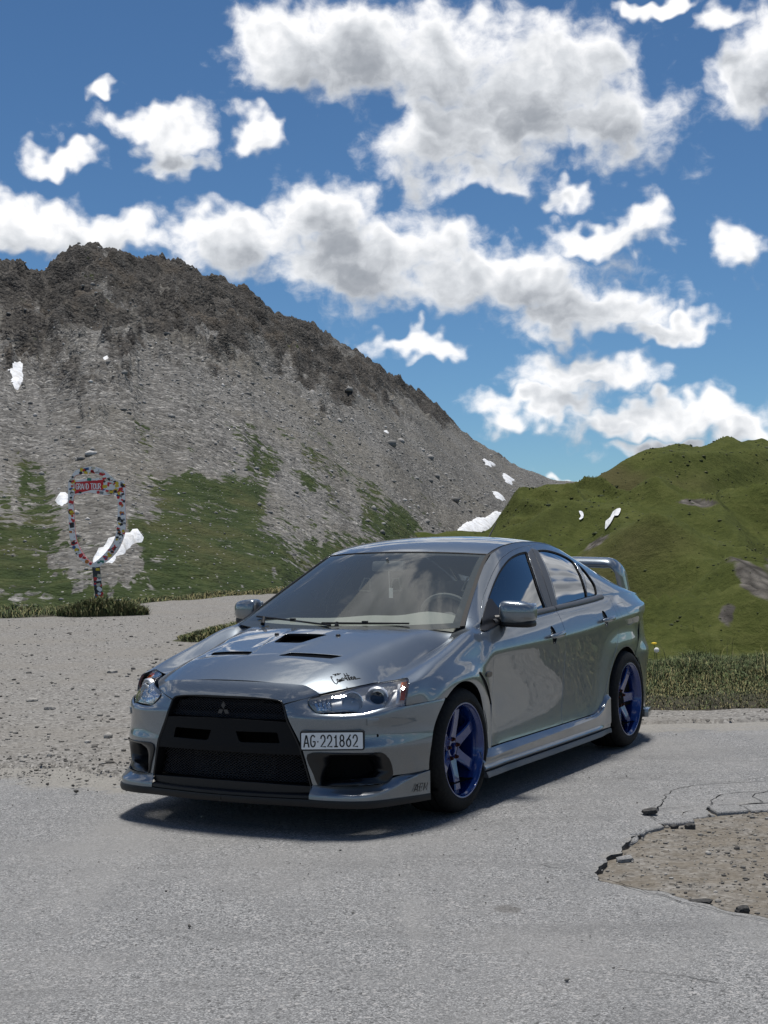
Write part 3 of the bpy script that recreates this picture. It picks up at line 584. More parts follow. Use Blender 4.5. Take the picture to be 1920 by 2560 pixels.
# broken edge of the hole: a wall of tar-bound stones
L_=idx[1]; top=W[L_]; n=len(top); c=top.mean(0); out=top-c; out/=np.linalg.norm(out,axis=1)[:,None]
b=MB(); b.grid(np.stack([top+np.array((0,0,.001)),top+np.column_stack([P1(top[:,0]*30,top[:,1]*30)*.008,P2(top[:,0]*30,top[:,1]*30)*.008,np.full(n,-.02)]),top-out*.004+np.array((0,0,-.06))],1),closeu=True); b.build('broken_edge','asphalt_break',asp,sharp=None)
def groundz(x,y):
    p=np.stack([x,y],-1).reshape(-1,2); ina=inside(Al,p); inh=inside(Hl,p); d=np.zeros(len(p)); m=ina&~inh
    z=.006+P1.fbm(p[:,0]*.45,p[:,1]*.45,3)*.05*smst(9.5,14,p[:,1])+P2.fbm(p[:,0]*4,p[:,1]*4,3)*.010
    z=z+smst(16,30,p[:,1])*.10*P3(p[:,0]*.15,p[:,1]*.15)
    z=np.where(inh,-.024+P2.fbm(p[:,0]*3,p[:,1]*3,3)*.014+.025*smst(.25,.9,p[:,0]-1.2)*smst(6.2,5.7,p[:,1]),z); z=np.where(m,-.055,z)
    return z.reshape(x.shape)
xs=np.concatenate([np.arange(-34,-9,.8),np.arange(-9,5,.09),np.arange(5,26,.8)]); ys=np.concatenate([np.arange(-12,4.5,.9),np.arange(4.5,13,.07),np.arange(13,43,.22)])
X,Y=np.meshgrid(xs,ys,indexing='ij'); Zg=groundz(X,Y)
# plateau edges fall away
far=np.interp(X,[-34,-9,-7.7,-6.2,-6.0,-4.9,-3.8,-3.2,-1,1,2.1,3.1,8,26],[28,29.2,29.8,30.2,34.4,36.6,39,41,40,22,14.5,14.3,14.6,15]); dr=Y-far
Zg=Zg-smst(0,6,dr)*2.6-smst(-.2,.5,dr)*.05
go=gridmesh('gravel_ground',np.stack([X,Y,Zg],-1),'gravel'); tag(go,kind='structure'); attr(go,'earth',inside(Hl,np.stack([X,Y],-1).reshape(-1,2)).astype(float))
# ------------------------------------------------------------------ car body sheets
def _bw(t):
    t2=t*t; t3=t2*t
    return np.stack([(1-3*t+3*t2-t3)/6,(4-6*t2+3*t3)/6,(1+3*t+3*t2-3*t3)/6,t3/6],-1)
def _pad(N):
    N=np.concatenate([2*N[:1]-N[1:2],N,2*N[-1:]-N[-2:-1]],0)
    return np.concatenate([2*N[:,:1]-N[:,1:2],N,2*N[:,-1:]-N[:,-2:-1]],1)
class Surf:
    """uniform cubic B-spline sheet over a control net [nu,nv,3], with an optional displacement"""
    def __init__(s,net,disp=None):
        net=np.asarray(net,float); s.nu,s.nv=net.shape[:2]; s.net=_pad(net); s.disp=disp
        a=s(np.linspace(0,s.nu-1,60),np.full(60,(s.nv-1)*.5)); b=s(np.full(60,(s.nu-1)*.5),np.linspace(0,s.nv-1,60))
        s.su=np.linalg.norm(np.diff(a,axis=0),axis=1).sum()/(s.nu-1); s.sv=np.linalg.norm(np.diff(b,axis=0),axis=1).sum()/(s.nv-1)
        g=np.meshgrid(np.linspace(0,s.nu-1,(s.nu-1)*5+1),np.linspace(0,s.nv-1,(s.nv-1)*5+1),indexing='ij')
        s.gu,s.gv=g[0].ravel(),g[1].ravel(); s.gp=s(s.gu,s.gv)
    def base(s,u,v):
        u=np.clip(np.asarray(u,float),-.5,s.nu-.5); v=np.clip(np.asarray(v,float),-.5,s.nv-.5)
        i=np.clip(np.floor(u).astype(int),0,s.nu-2); j=np.clip(np.floor(v).astype(int),0,s.nv-2)
        wu=_bw(u-i); wv=_bw(v-j); o=0
        for a in range(4):
            for b in range(4): o=o+(wu[...,a]*wv[...,b])[...,None]*s.net[i+a,j+b]
        return o
    def __call__(s,u,v):
        p=s.base(u,v)
        return s.disp(p) if s.disp else p
    def normal(s,u,v,e=.02):
        a=s(u+e,v)-s(u-e,v); b=s(u,v+e)-s(u,v-e); n=np.cross(a,b)
        return n/(np.linalg.norm(n,axis=-1,keepdims=True)+1e-12)
    def inv(s,P,axes=(0,1,2)):
        """nearest (u,v) of 3D points, comparing only the given axes"""
        P=np.atleast_2d(np.asarray(P,float)); ax=list(axes); Q=P[:,ax]; g=s.gp[:,ax]; m=np.zeros(len(Q),int)
        for k in range(0,len(Q),64): m[k:k+64]=((g[None]-Q[k:k+64,None])**2).sum(-1).argmin(1)
        u,v=s.gu[m].copy(),s.gv[m].copy(); e=1e-3
        for _ in range(12):
            c0=s(u,v)[:,ax]; r=Q-c0; ju=(s(u+e,v)[:,ax]-c0)/e; jv=(s(u,v+e)[:,ax]-c0)/e
            a=(ju*ju).sum(1)+1e-12; b=(ju*jv).sum(1); d=(jv*jv).sum(1)+1e-12; p=(ju*r).sum(1); q=(jv*r).sum(1); D=a*d-b*b+1e-14
            u=u+np.clip((p*d-q*b)/D,-.5,.5); v=v+np.clip((q*a-p*b)/D,-.5,.5)
        return np.stack([u,v],1)
def sm(a,b,x):
    t=np.clip((x-a)/(b-a),0,1); return t*t*(3-2*t)
def itp(x,t):
    """smooth interpolation through a table [(x,val..)] (Catmull-Rom on the table)"""
    t=np.asarray(t,float); X=t[:,0]; Y=t[:,1:]; x=np.atleast_1d(np.asarray(x,float))
    m=np.gradient(Y,X,axis=0); i=np.clip(np.searchsorted(X,x)-1,0,len(X)-2); h=(X[i+1]-X[i])[:,None]; s=np.clip((x-X[i])/h[:,0],0,1)[:,None]
    o=(1+2*s)*(1-s)**2*Y[i]+s*(1-s)**2*h*m[i]+s*s*(3-2*s)*Y[i+1]+s*s*(s-1)*h*m[i+1]
    return o
FW=(-.02,.33,.357); RW=(2.645,.33,.353)     # wheel arch centres (y,z) and radii
# ---------- body side: one sheet from sill to hood seam / windscreen edge / roof seam / trunk seam
_ys=np.array([-.62,-.5,-.38,-.26,-.14,-.02,.10,.21,.31,.40,.50,.62,.78,.95,1.12,1.30,1.5,1.7,1.9,2.08,2.25,2.4,2.52,2.66,2.82,3.0,3.16,3.3,3.42,3.5])
_xmax=[(-.62,.79),(-.5,.845),(-.38,.872),(-.2,.880),(0,.882),(.2,.876),(.44,.872),(.9,.876),(1.5,.878),(2.1,.874),(2.5,.872),(2.8,.866),(3.0,.853),(3.2,.825),(3.35,.79),(3.5,.74)]
_cre=[(-.62,.712),(-.3,.742),(0,.775),(.2,.795),(.446,.806),(.845,.816),(1.5,.827),(1.99,.846),(2.3,.868),(2.65,.888),(3.0,.90),(3.5,.905)]
_blt=[(.40,.925),(.5,.948),(.7,.958),(.9,.964),(1.2,.976),(1.52,.988),(2.19,1.014),(2.37,1.025),(2.6,1.03),(3.0,1.015),(3.5,.985)]
_top=[(-.62,.640,.690),(-.5,.655,.716),(-.38,.653,.736),(-.26,.653,.760),(-.14,.657,.787),(-.02,.663,.812),(.10,.670,.838),(.21,.680,.868),(.31,.694,.921),(.40,.702,.982),(.50,.688,1.036),(.62,.662,1.098),(.78,.624,1.180),(.95,.584,1.266),(1.12,.560,1.338),(1.30,.556,1.382),(1.5,.555,1.402),(1.7,.553,1.408),(1.9,.550,1.402),(2.08,.548,1.386),(2.25,.546,1.356),(2.4,.546,1.320),(2.52,.548,1.285),(2.66,.552,1.241),(2.82,.560,1.186),(3.0,.575,1.122),(3.16,.60,1.070),(3.3,.62,1.032),(3.42,.635,1.010),(3.5,.64,1.0)]
_crown_z=[(-.62,.702),(-.5,.716),(-.45,.726),(-.35,.759),(-.2,.800),(-.02,.842),(.21,.908),(.31,.930),(.40,.945)]   # crest of the front fender
def _side_net():
    net=[]
    for y in _ys:
        X=itp(y,_xmax)[0,0]; c=itp(y,_cre)[0,0]; tx,tz=itp(y,_top)[0]; 
        if y>=.40:
            b=itp(y,_blt)[0,0]; sh=sm(2.3,2.65,y)          # C pillar: belt melts away
            fr=1-sm(.40,.62,y)
            sc=(c-.28)/(.826-.28)
            lo=[(X+.002-.01*sh,.27),(X-.004-.004*sh,.30),(X-.014,.28+.09*sc),(X-.018,.28+.22*sc),(X-.012,.28+.37*sc),(X-.004,c-.055),(X+.001,c-.012),(X-.001,c+.012),(X-.012,c+.05)]
            hb=b-c
            bx=X-.074+.01*sh-.02*fr
            up=[(X-.030,c+hb*.58),(X-.052,c+hb*.86),(bx+.004,b-.002),(bx-.002,b+.010)]
            # glass side towards the top edge, slightly bowed
            g0=np.array([bx-.006,b+.024]); g1=np.array([tx,tz])
            L=g1-g0; nrm=np.array([L[1],-L[0]]); 
            bow=(.055+.035*sm(1.85,2.35,y))*min(1,np.hypot(*L)/.4)
            gl=[]
            for k,(s,w) in enumerate([(0,0),(.2,.62),(.42,1.0),(.64,.98),(.82,.62),(.92,.30),(1,0)]):
                gl.append(tuple(g0+L*s+nrm*bow*w))
            net.append([(x,y,z) for x,z in lo+up+gl])
        else:
            # fender: from sill up over the shoulder to the hood seam
            lo=[(X-.004,.27),(X-.006,.30),(X-.012,.38),(X-.014,.47),(X-.012,.56),(X-.006,c-.13),(X-.002,c-.085),(X-.006,c-.045),(X-.020,c-.008)]
            p0z=c-.008; zk=itp(y,_crown_z)[0,0]; dz=zk-p0z; xk=X-.105
            up=[(X-.026,p0z+.32*dz),(X-.036,p0z+.64*dz),(X-.053,p0z+.89*dz),(X-.078,zk+.003),(xk,zk+.001)]
            for s in (.2,.42,.62,.8,.92,1): up.append((xk+(tx-xk)*s,zk+(tz-zk)*(s*s*(3-2*s)*.6+.4*s)))
            net.append([(x,y,z) for x,z in lo+up])
    return np.array(net)
def _side_disp(p):
    p=p.copy(); y=p[...,1]; z=p[...,2]; 
    for (cy,cz,R),amp,wd in ((FW,.026,.17),(RW,.018,.30)):
        r=np.hypot(y-cy,(z-cz)*1.0); up=sm(-.28,.02,z-cz)
        # flare rises towards the arch edge; behind the front wheel it is cut short
        f=1-sm(0,wd,r-R-.004); f=f*f*(3-2*f)*.5+f*.5
        back=1-.75*sm(.0,.30,(y-cy))*(1-sm(.15,.36,z-cz)) if cy<1 else 1
        lim=(1-sm(.36,.50,z-cz))
        p[...,0]=p[...,0]+amp*f*back*(.12+.88*up)*lim
    return p
SIDE=Surf(_side_net(),_side_disp)
# ---------- front fascia: columns round the plan curve, rows up
_pl=[(0,-.915),(.10,-.914),(.20,-.908),(.30,-.897),(.39,-.882),(.475,-.860),(.56,-.830),(.64,-.788),(.71,-.733),(.765,-.668),(.810,-.585),(.848,-.485),(.878,-.385),(.895,-.295),(.902,-.21)]
def _front_net():
    pl=np.array(_pl); net=[]
    t=np.gradient(pl,axis=0); nn=np.stack([t[:,1],-t[:,0]],1); nn/=np.linalg.norm(nn,axis=1)[:,None]
    for k,(x,y) in enumerate(pl):
        s=sm(.40,.62,x); e=sm(.68,.86,x)      # s: beside the grille, e: towards the wheel
        mid=sm(.36,.46,x)
        rows=[(.17,-.004),(.24,-.003+.005*s*(1-e)),(.33,.007*s*(1-e)),(.395,.003+.007*s*(1-.7*e)),(.425,.004+.011*s*(1-.85*e)),(.45,.001+.002*s),(.50,-.002*s),(.55,.001),
              (.578+.038*e,.002+.003*s*(1-e)),(.594+.032*e,-.004-.026*s*(1-e)),(.612+.03*e,-.006-.050*s*(1-e)),(.64+.02*e,-.008-.034*mid-.014*s*(1-e)),(.675,-.024-.030*mid-.01*s),(.715,-.05-.03*mid),(.745,-.085-.01*mid),(.77,-.125)]
        net.append([(x+nn[k,0]*o*(1 if k else 0),y+nn[k,1]*o,z) for z,o in rows])
    return np.array(net)
FRONT=Surf(_front_net())
# ---------- hood: height sheet
def _hood_z(x,y):
    ax=abs(x)
    c=itp(y,[(-.95,.682),(-.88,.723),(-.84,.741),(-.79,.760),(-.72,.786),(-.60,.8255),(-.52,.8480),(-.50,.8530),(-.48,.8565),(-.42,.8665),(-.25,.895),(-.10,.920),(.05,.941),(.2,.958),(.4,.972)])[0,0]
    xc=itp(y,[(-.95,.38),(-.79,.402),(-.4,.47),(0,.545),(.3,.61),(.4,.63)])[0,0]       # crease
    zs=itp(y,[(-.95,.60),(-.80,.672),(-.72,.686),(-.62,.700),(-.5,.710),(-.38,.727),(-.26,.751),(-.14,.779),(-.02,.806),(.10,.836),(.21,.878),(.31,.925),(.4,.945)])[0,0]
    xs=itp(y,[(-.95,.46),(-.80,.49),(-.72,.56),(-.62,.622),(-.5,.655),(-.38,.653),(-.26,.653),(-.14,.657),(-.02,.663),(.10,.670),(.21,.680),(.31,.69),(.4,.70)])[0,0]
    zc=c-.036+.008*sm(-.5,.2,y)
    if ax<xc: return c+(zc-c)*(ax/xc)**2.2
    s=(ax-xc)/(xs-xc)
    return zc+(zs-zc)*(s*.62+.38*s*s)
def _hood_net():
    xs=np.linspace(0,.76,20); ys=np.concatenate([np.linspace(-.95,-.56,9),np.linspace(-.52,-.44,3),np.linspace(-.38,.40,13)])
    return np.array([[(x,y,_hood_z(x,y)) for y in ys] for x in xs])
def _hood_disp(p):
    p=p.copy(); x=np.abs(p[...,0]); y=p[...,1]
    g=sm(.085,.105,x-.05*sm(-.5,-.2,y)-.0)*(1-sm(.395,.47,x))*sm(-.56,-.50,y)*(1-sm(-.46,-.16,y))
    p[...,2]=p[...,2]-.005*g
    # bulge of the centre between the channels, round the intake
    p[...,2]=p[...,2]+.006*(1-sm(.10,.20,x))*sm(-.5,-.3,y)*(1-sm(.0,.12,y))
    return p
HOOD=Surf(_hood_net(),_hood_disp)
# ---------- windscreen and roof and rear glass: one centre strip
def _crown(y0,z0,xe,ye,ze,n=9,pw=2.0):
    s=np.linspace(0,1,n); return [(xe*t,y0+(ye-y0)*t**pw,z0+(ze-z0)*t**2.2) for t in s]
_ws=[(.06,.911,.742,.315,.943),(.14,.954,.726,.368,.970),(.27,1.022,.700,.46,1.018),(.42,1.100,.664,.60,1.092),(.57,1.177,.627,.75,1.168),(.72,1.252,.592,.89,1.239),(.86,1.318,.566,1.02,1.302),(.955,1.357,.553,1.10,1.336)]
WS=Surf(np.array([_crown(*r) for r in _ws]).transpose(1,0,2))
_rf=[(.955,1.357,.553,1.10,1.336),(1.02,1.383,.553,1.16,1.354),(1.15,1.414,.553,1.27,1.377),(1.3,1.434,.553,1.4,1.394),(1.5,1.447,.553,1.57,1.405),(1.7,1.450,.552,1.75,1.408),(1.9,1.446,.550,1.93,1.401),(2.08,1.432,.548,2.1,1.384),(2.22,1.410,.547,2.23,1.361),(2.32,1.385,.546,2.31,1.342)]
ROOF=Surf(np.array([_crown(*r,pw=2.2) for r in _rf]).transpose(1,0,2))
_rg=[(2.32,1.385,.546,2.31,1.342),(2.45,1.335,.546,2.42,1.314),(2.6,1.27,.549,2.54,1.278),(2.75,1.20,.553,2.68,1.234),(2.9,1.13,.560,2.83,1.182),(3.02,1.075,.571,2.97,1.13)]
RG=Surf(np.array([_crown(*r) for r in _rg]).transpose(1,0,2))
# ---------- headlight lens
_hl=[((.438,-.832,.652),(.446,-.836,.628)),((.476,-.796,.671),(.470,-.842,.602)),((.52,-.760,.683),(.516,-.836,.588)),((.572,-.716,.694),(.596,-.796,.588)),((.615,-.650,.705),(.655,-.758,.585)),((.64,-.575,.714),(.690,-.736,.577)),((.664,-.515,.720),(.727,-.692,.586)),((.708,-.458,.728),(.762,-.640,.596)),((.756,-.425,.736),(.803,-.568,.603)),((.797,-.443,.732),(.829,-.534,.607))]
def _hl_net():
    net=[]
    for k,(a,b) in enumerate(_hl):
        a=np.array(a); b=np.array(b); n=np.array([.55+.05*k,-.85+.05*k,.25]); n/=np.linalg.norm(n)
        w=(.006,.018,.022,.024,.026,.026,.026,.026,.024,.016)[k]
        net.append([a+(b-a)*t+n*w*np.sin(np.pi*t) for t in np.linspace(0,1,6)])
    return np.array(net)
HL=Surf(_hl_net())
# ---------- rear fascia and boot lid
_pr=[(.872,2.72),(.868,2.84),(.855,2.97),(.840,3.09),(.817,3.20),(.783,3.30),(.73,3.39),(.65,3.47),(.52,3.53),(.36,3.57),(.18,3.59),(0,3.597)]
def _rear_net():
    pl=np.array(_pr); t=np.gradient(pl,axis=0); nn=np.stack([t[:,1],-t[:,0]],1); nn/=np.linalg.norm(nn,axis=1)[:,None]; net=[]
    for k,(x,y) in enumerate(pl):
        s=sm(2.85,3.15,y)
        rows=[(.17,-.012),(.24,.004*s),(.33,.008*s),(.43,.012*s),(.52,.018*s),(.585,.030*s),(.625,.036*s),(.655,.024*s),(.70,.008*s),(.78,.0),(.86,-.006*s),(.92,-.022*s),(.965,-.05*s),(.99,-.085*s)]
        net.append([(x+nn[k,0]*o*(1 if x>.01 else 0),y+nn[k,1]*o,z) for z,o in rows])
    return np.array(net)
REAR=Surf(_rear_net())
def _boot_net():
    xs=np.linspace(0,.70,9); ys=np.linspace(2.9,3.56,9)
    return np.array([[(x,y,1.075-.10*(y-2.95)-.10*max(0,y-3.4)**2-.02*(x/.6)**2) for y in ys] for x in xs])
BOOT=Surf(_boot_net())
OUTL={'hoodseam':[(0.649,-0.4949,0.7159),(0.6495,-0.4224,0.7289),(0.6485,-0.3361,0.7446),(0.6519,-0.2001,0.7729),(0.6635,0.0609,0.829),(0.6881,0.2049,0.8723),(0.6922,0.2577,0.8951),(0.6881,0.294,0.9136),(0.6899,0.3085,0.9223)],
'hl_rear':[(0.6492,-0.4879,0.7172),(0.7185,-0.4559,0.7273),(0.776,-0.4248,0.7389),(0.7956,-0.4433,0.7321),(0.8237,-0.4988,0.7058),(0.8275,-0.5236,0.6548),(0.8236,-0.5331,0.6094)],
'bump_seam':[(0.8236,-0.5331,0.6094),(0.8437,-0.4744,0.6112),(0.8628,-0.4093,0.6152),(0.8749,-0.3733,0.6171),(0.8994,-0.2392,0.623)],
'doorF_front':[(0.7624,0.5231,0.9894),(0.825,0.454,0.908),(0.8699,0.4273,0.8132),(0.8709,0.4271,0.7711),(0.8628,0.4449,0.669),(0.8577,0.4254,0.5202),(0.8682,0.3908,0.3446),(0.8745,0.354,0.2973)],
'doorgap_top':[(0.7624,0.5231,0.9894),(0.7246,0.6035,1.042),(0.6933,0.6996,1.095),(0.6637,0.8284,1.157),(0.6321,0.9797,1.228),(0.6056,1.149,1.298),(0.5932,1.299,1.339),(0.5834,1.481,1.368),(0.5756,1.663,1.382),(0.5653,1.906,1.385),(0.5497,2.121,1.376),(0.5636,2.317,1.328),(0.5796,2.426,1.293),(0.6476,2.447,1.239),(0.6515,2.41,1.243),(0.727,2.424,1.159),(0.7626,2.429,1.107),(0.7862,2.414,1.067),(0.7997,2.42,1.038)],
'doorB':[(0.5779,1.681,1.38),(0.6073,1.656,1.347),(0.7119,1.548,1.195),(0.8013,1.483,0.9994),(0.8277,1.529,0.9597),(0.8662,1.492,0.8734),(0.8772,1.469,0.803),(0.8704,1.49,0.7176),(0.8618,1.48,0.5226),(0.863,1.441,0.415),(0.8691,1.406,0.3357)],
'doorR_rear':[(0.7997,2.42,1.038),(0.8138,2.494,1.017),(0.8526,2.434,0.9423),(0.8698,2.487,0.8364),(0.8689,2.51,0.7833),(0.8745,2.463,0.7376),(0.8773,2.414,0.6495),(0.8733,2.179,0.3924),(0.8732,2.096,0.3118),(0.872,2.022,0.2963)],
'winF':[(0.7128,0.7261,1.081),(0.6731,0.895,1.163),(0.6406,1.077,1.243),(0.6188,1.26,1.304),(0.6104,1.416,1.333),(0.6086,1.536,1.343),(0.6132,1.553,1.338),(0.6515,1.5,1.286),(0.6998,1.45,1.212),(0.7524,1.398,1.111),(0.7991,1.383,1.002),(0.803,1.211,0.984)],
'winR':[(0.6029,1.751,1.351),(0.5985,1.872,1.352),(0.6018,1.989,1.343),(0.6115,2.116,1.323),(0.6296,2.213,1.295),(0.6501,2.251,1.27),(0.7924,2.129,1.038),(0.799,1.58,1.008)],
'winQ':[(0.6484,2.31,1.263),(0.6865,2.345,1.218),(0.7265,2.352,1.167),(0.762,2.356,1.11),(0.7851,2.327,1.065),(0.7929,2.297,1.045),(0.7926,2.123,1.037)],
'fuel':[(0.8401,2.564,0.9699),(0.8362,2.607,0.9768),(0.8347,2.691,0.9774),(0.8423,2.7,0.9638),(0.8638,2.707,0.9135),(0.8602,2.836,0.8431),(0.8602,2.818,0.8308),(0.8641,2.717,0.8243),(0.8663,2.671,0.8364),(0.8694,2.57,0.8942),(0.854,2.546,0.9421)],
'pillarseam':[(0.7032,0.4336,0.9961),(0.7288,0.4569,0.9925),(0.7784,0.4628,0.958)],
'nose_shut':[(-0.0498,-0.9038,0.6459),(-0.0496,-0.8908,0.6743),(-0.0494,-0.8792,0.6935),(-0.0445,-0.836,0.7394),(0.0697,-0.8379,0.7367),(0.2488,-0.8294,0.7337),(0.3654,-0.8128,0.7282),(0.408,-0.8004,0.7238),(0.4597,-0.7918,0.7002),(0.4865,-0.7894,0.6819)],
'nose_seam':[(0.4873,-0.7909,0.6781),(0.4287,-0.8302,0.6601),(0.3355,-0.8786,0.6372)],
'grille_edge':[(-0.0053,-0.8952,0.6649),(0.141,-0.8913,0.6651),(0.2464,-0.8847,0.6605),(0.2977,-0.8799,0.6548),(0.3186,-0.8789,0.6473),(0.3362,-0.8797,0.6328),(0.3698,-0.8858,0.5481),(0.4276,-0.8757,0.4343),(0.4281,-0.8756,0.4336),(0.4625,-0.8636,0.3128),(0.4811,-0.8558,0.2477)],
'fog':[(0.4602,-0.8683,0.398),(0.6006,-0.8202,0.4052),(0.7478,-0.7016,0.3996),(0.7713,-0.6666,0.3892),(0.784,-0.6415,0.3608),(0.7902,-0.6246,0.3167),(0.79,-0.6207,0.2739),(0.7801,-0.6377,0.2547),(0.757,-0.6744,0.2471),(0.6344,-0.7904,0.2452),(0.5199,-0.8436,0.2446),(0.4999,-0.8506,0.2574),(0.4853,-0.8568,0.2992)],
'bump_seamF':[(0.8265,-0.5387,0.6101),(0.8476,-0.4821,0.6121),(0.8672,-0.418,0.6163),(0.8773,-0.3781,0.6177),(0.8979,-0.2362,0.6226)],
'bump_arch':[(0.8979,-0.2362,0.6226),(0.8914,-0.3108,0.5408),(0.8853,-0.3628,0.4427),(0.8771,-0.3843,0.3317),(0.8746,-0.3849,0.2783)],
'lip_top':[(0.4764,-0.8571,0.2453),(0.5062,-0.848,0.2435),(0.6344,-0.7904,0.2452),(0.757,-0.6744,0.2471),(0.7887,-0.6233,0.2742),(0.8114,-0.575,0.2756),(0.845,-0.485,0.274),(0.8738,-0.3877,0.276)],
'hood_vent':[(0.0879,-0.5237,0.8454),(0.1104,-0.4511,0.8556),(0.252,-0.4147,0.8534),(0.3846,-0.4003,0.8423),(0.3588,-0.4597,0.8339),(0.2424,-0.4957,0.8389)],
'decal':[(0.5151,-0.6897,0.7243),(0.5828,-0.5764,0.7358),(0.4944,-0.6532,0.7489)],
'washer':[(0.7117,-0.7301,0.5629),(0.7546,-0.6805,0.5661),(0.751,-0.6823,0.5311),(0.7102,-0.7285,0.5277)],
'plate':[(0.4341,-0.8706,0.4845),(0.6949,-0.7433,0.4814),(0.7004,-0.75,0.436),(0.4352,-0.8737,0.436)],
'hood_hl':[(0.4924,-0.7786,0.6841),(0.5287,-0.7353,0.6917),(0.5599,-0.6971,0.6973),(0.5969,-0.6394,0.7051),(0.6237,-0.5769,0.712),(0.6476,-0.4927,0.7158)],
'hl_all':[(0.4399,-0.8291,0.6538),(0.4561,-0.8078,0.6656),(0.4838,-0.7887,0.6731),(0.57,-0.7148,0.6929),(0.6345,-0.5965,0.7106),(0.6668,-0.5204,0.7189),(0.7203,-0.4592,0.7266),(0.7747,-0.4301,0.7383),(0.7926,-0.4415,0.7319),(0.8082,-0.4704,0.7026),(0.8218,-0.5134,0.6536),(0.8247,-0.5375,0.6106),(0.8012,-0.571,0.6062),(0.7571,-0.6393,0.6021),(0.7232,-0.688,0.5937),(0.6859,-0.7335,0.5842),(0.6536,-0.7544,0.5953),(0.5997,-0.7907,0.5957),(0.5213,-0.8302,0.5933),(0.4936,-0.8383,0.5944),(0.4702,-0.8397,0.6104),(0.4493,-0.8384,0.634)],
'hl_proj':[(0.7121,-0.6135,0.6632),(0.6797,-0.6503,0.6657),(0.7442,-0.5832,0.6613),(0.6803,-0.5535,0.7027),(0.734,-0.6556,0.6153)],
'hl_bulb':[(0.6373,-0.7272,0.6542),(0.591,-0.7632,0.6562),(0.679,-0.679,0.6509),(0.6075,-0.673,0.6973),(0.6491,-0.7494,0.6149)],
'hl_amber':[(0.7614,-0.4562,0.7196),(0.7912,-0.4468,0.7251),(0.8168,-0.5306,0.6374),(0.8013,-0.5472,0.6385)],
'hl_white':[(0.7526,-0.4747,0.712),(0.7633,-0.4639,0.715),(0.7997,-0.5599,0.6255),(0.7905,-0.577,0.6198)],
'hl_turn':[(0.4559,-0.8249,0.654),(0.5421,-0.7625,0.6754),(0.5639,-0.8088,0.6073),(0.4896,-0.8382,0.604)],
'fogin':[(0.5562,-0.8373,0.3749),(0.6399,-0.796,0.3823),(0.7309,-0.7199,0.3835),(0.7494,-0.6958,0.3687),(0.7627,-0.6726,0.3219),(0.7656,-0.6645,0.2835),(0.7578,-0.6752,0.2682),(0.7096,-0.7333,0.2706),(0.5778,-0.8222,0.2673),(0.5203,-0.844,0.2554)],
'gill':[(0.8868,0.2049,0.7084),(0.8802,0.2367,0.7127),(0.8789,0.2607,0.6998),(0.8683,0.3436,0.6488),(0.8605,0.4026,0.5775),(0.8571,0.4335,0.4901),(0.8596,0.4293,0.4174),(0.8651,0.4015,0.3698),(0.8606,0.4057,0.442),(0.8597,0.4017,0.5155),(0.8691,0.3479,0.5831),(0.8864,0.2512,0.6578)],
'marker':[(0.8698,0.326,0.6871),(0.8683,0.3482,0.7025),(0.8658,0.4024,0.7003),(0.8646,0.4169,0.6891),(0.864,0.4054,0.675),(0.8672,0.3496,0.675)],
'handleF':[(0.8745,1.211,0.8385),(0.873,1.468,0.8507),(0.8573,1.343,0.893),(0.8631,1.281,0.8771),(0.8729,1.384,0.8493),(0.8758,1.309,0.7845),(0.8777,1.259,0.8139)],
'handleR':[(0.8676,2.142,0.8861),(0.8691,2.384,0.8935),(0.8486,2.264,0.9427),(0.873,2.227,0.8411)],
'sensor':[(0.7472,-0.688,0.4791)]}
# ------------------------------------------------------------------ the car (own axes: x to its left, y rearwards from the front axle, z up)
car=empty('car',(-.3828,8.1670,0),-.4915112)
tag(car,'grey four-door sports saloon with blue wheels, black grille and rear wing, parked on the asphalt','car')
O={k:np.array(v) for k,v in OUTL.items()}
class Tab:
    """quick lookup of a sheet over two of its axes"""
    def __init__(s,S,ax,a0,a1,b0,b1,n=90,m=60,o=1):
        s.r=(a0,a1,b0,b1); A,B=np.meshgrid(np.linspace(a0,a1,n),np.linspace(b0,b1,m),indexing='ij'); Q=np.zeros((n*m,3)); Q[:,ax[0]]=A.ravel(); Q[:,ax[1]]=B.ravel()
        uv=S.inv(Q,ax); s.p=S(uv[:,0],uv[:,1]).reshape(n,m,3); s.n=(S.normal(uv[:,0],uv[:,1])*o).reshape(n,m,3); s.k=(n,m)
    def __call__(s,a,b,nrm=False):
        a0,a1,b0,b1=s.r; n,m=s.k; i=min(max((a-a0)/(a1-a0)*(n-1),0),n-1.001); j=min(max((b-b0)/(b1-b0)*(m-1),0),m-1.001); x,y=int(i),int(j); u,v=i-x,j-y
        f=lambda g: g[x,y]*(1-u)*(1-v)+g[x+1,y]*u*(1-v)+g[x,y+1]*(1-u)*v+g[x+1,y+1]*u*v
        return (f(s.p),f(s.n)) if nrm else f(s.p)
def cat(*a): return np.vstack([np.atleast_2d(np.asarray(x,float)) for x in a])
def arc(c,r,a0,a1,n=24,x=.88): return np.array([(x,c[0]+r*math.sin(a),c[1]+r*math.cos(a)) for a in np.linspace(R(a0),R(a1),n)])   # angle from up, towards the rear
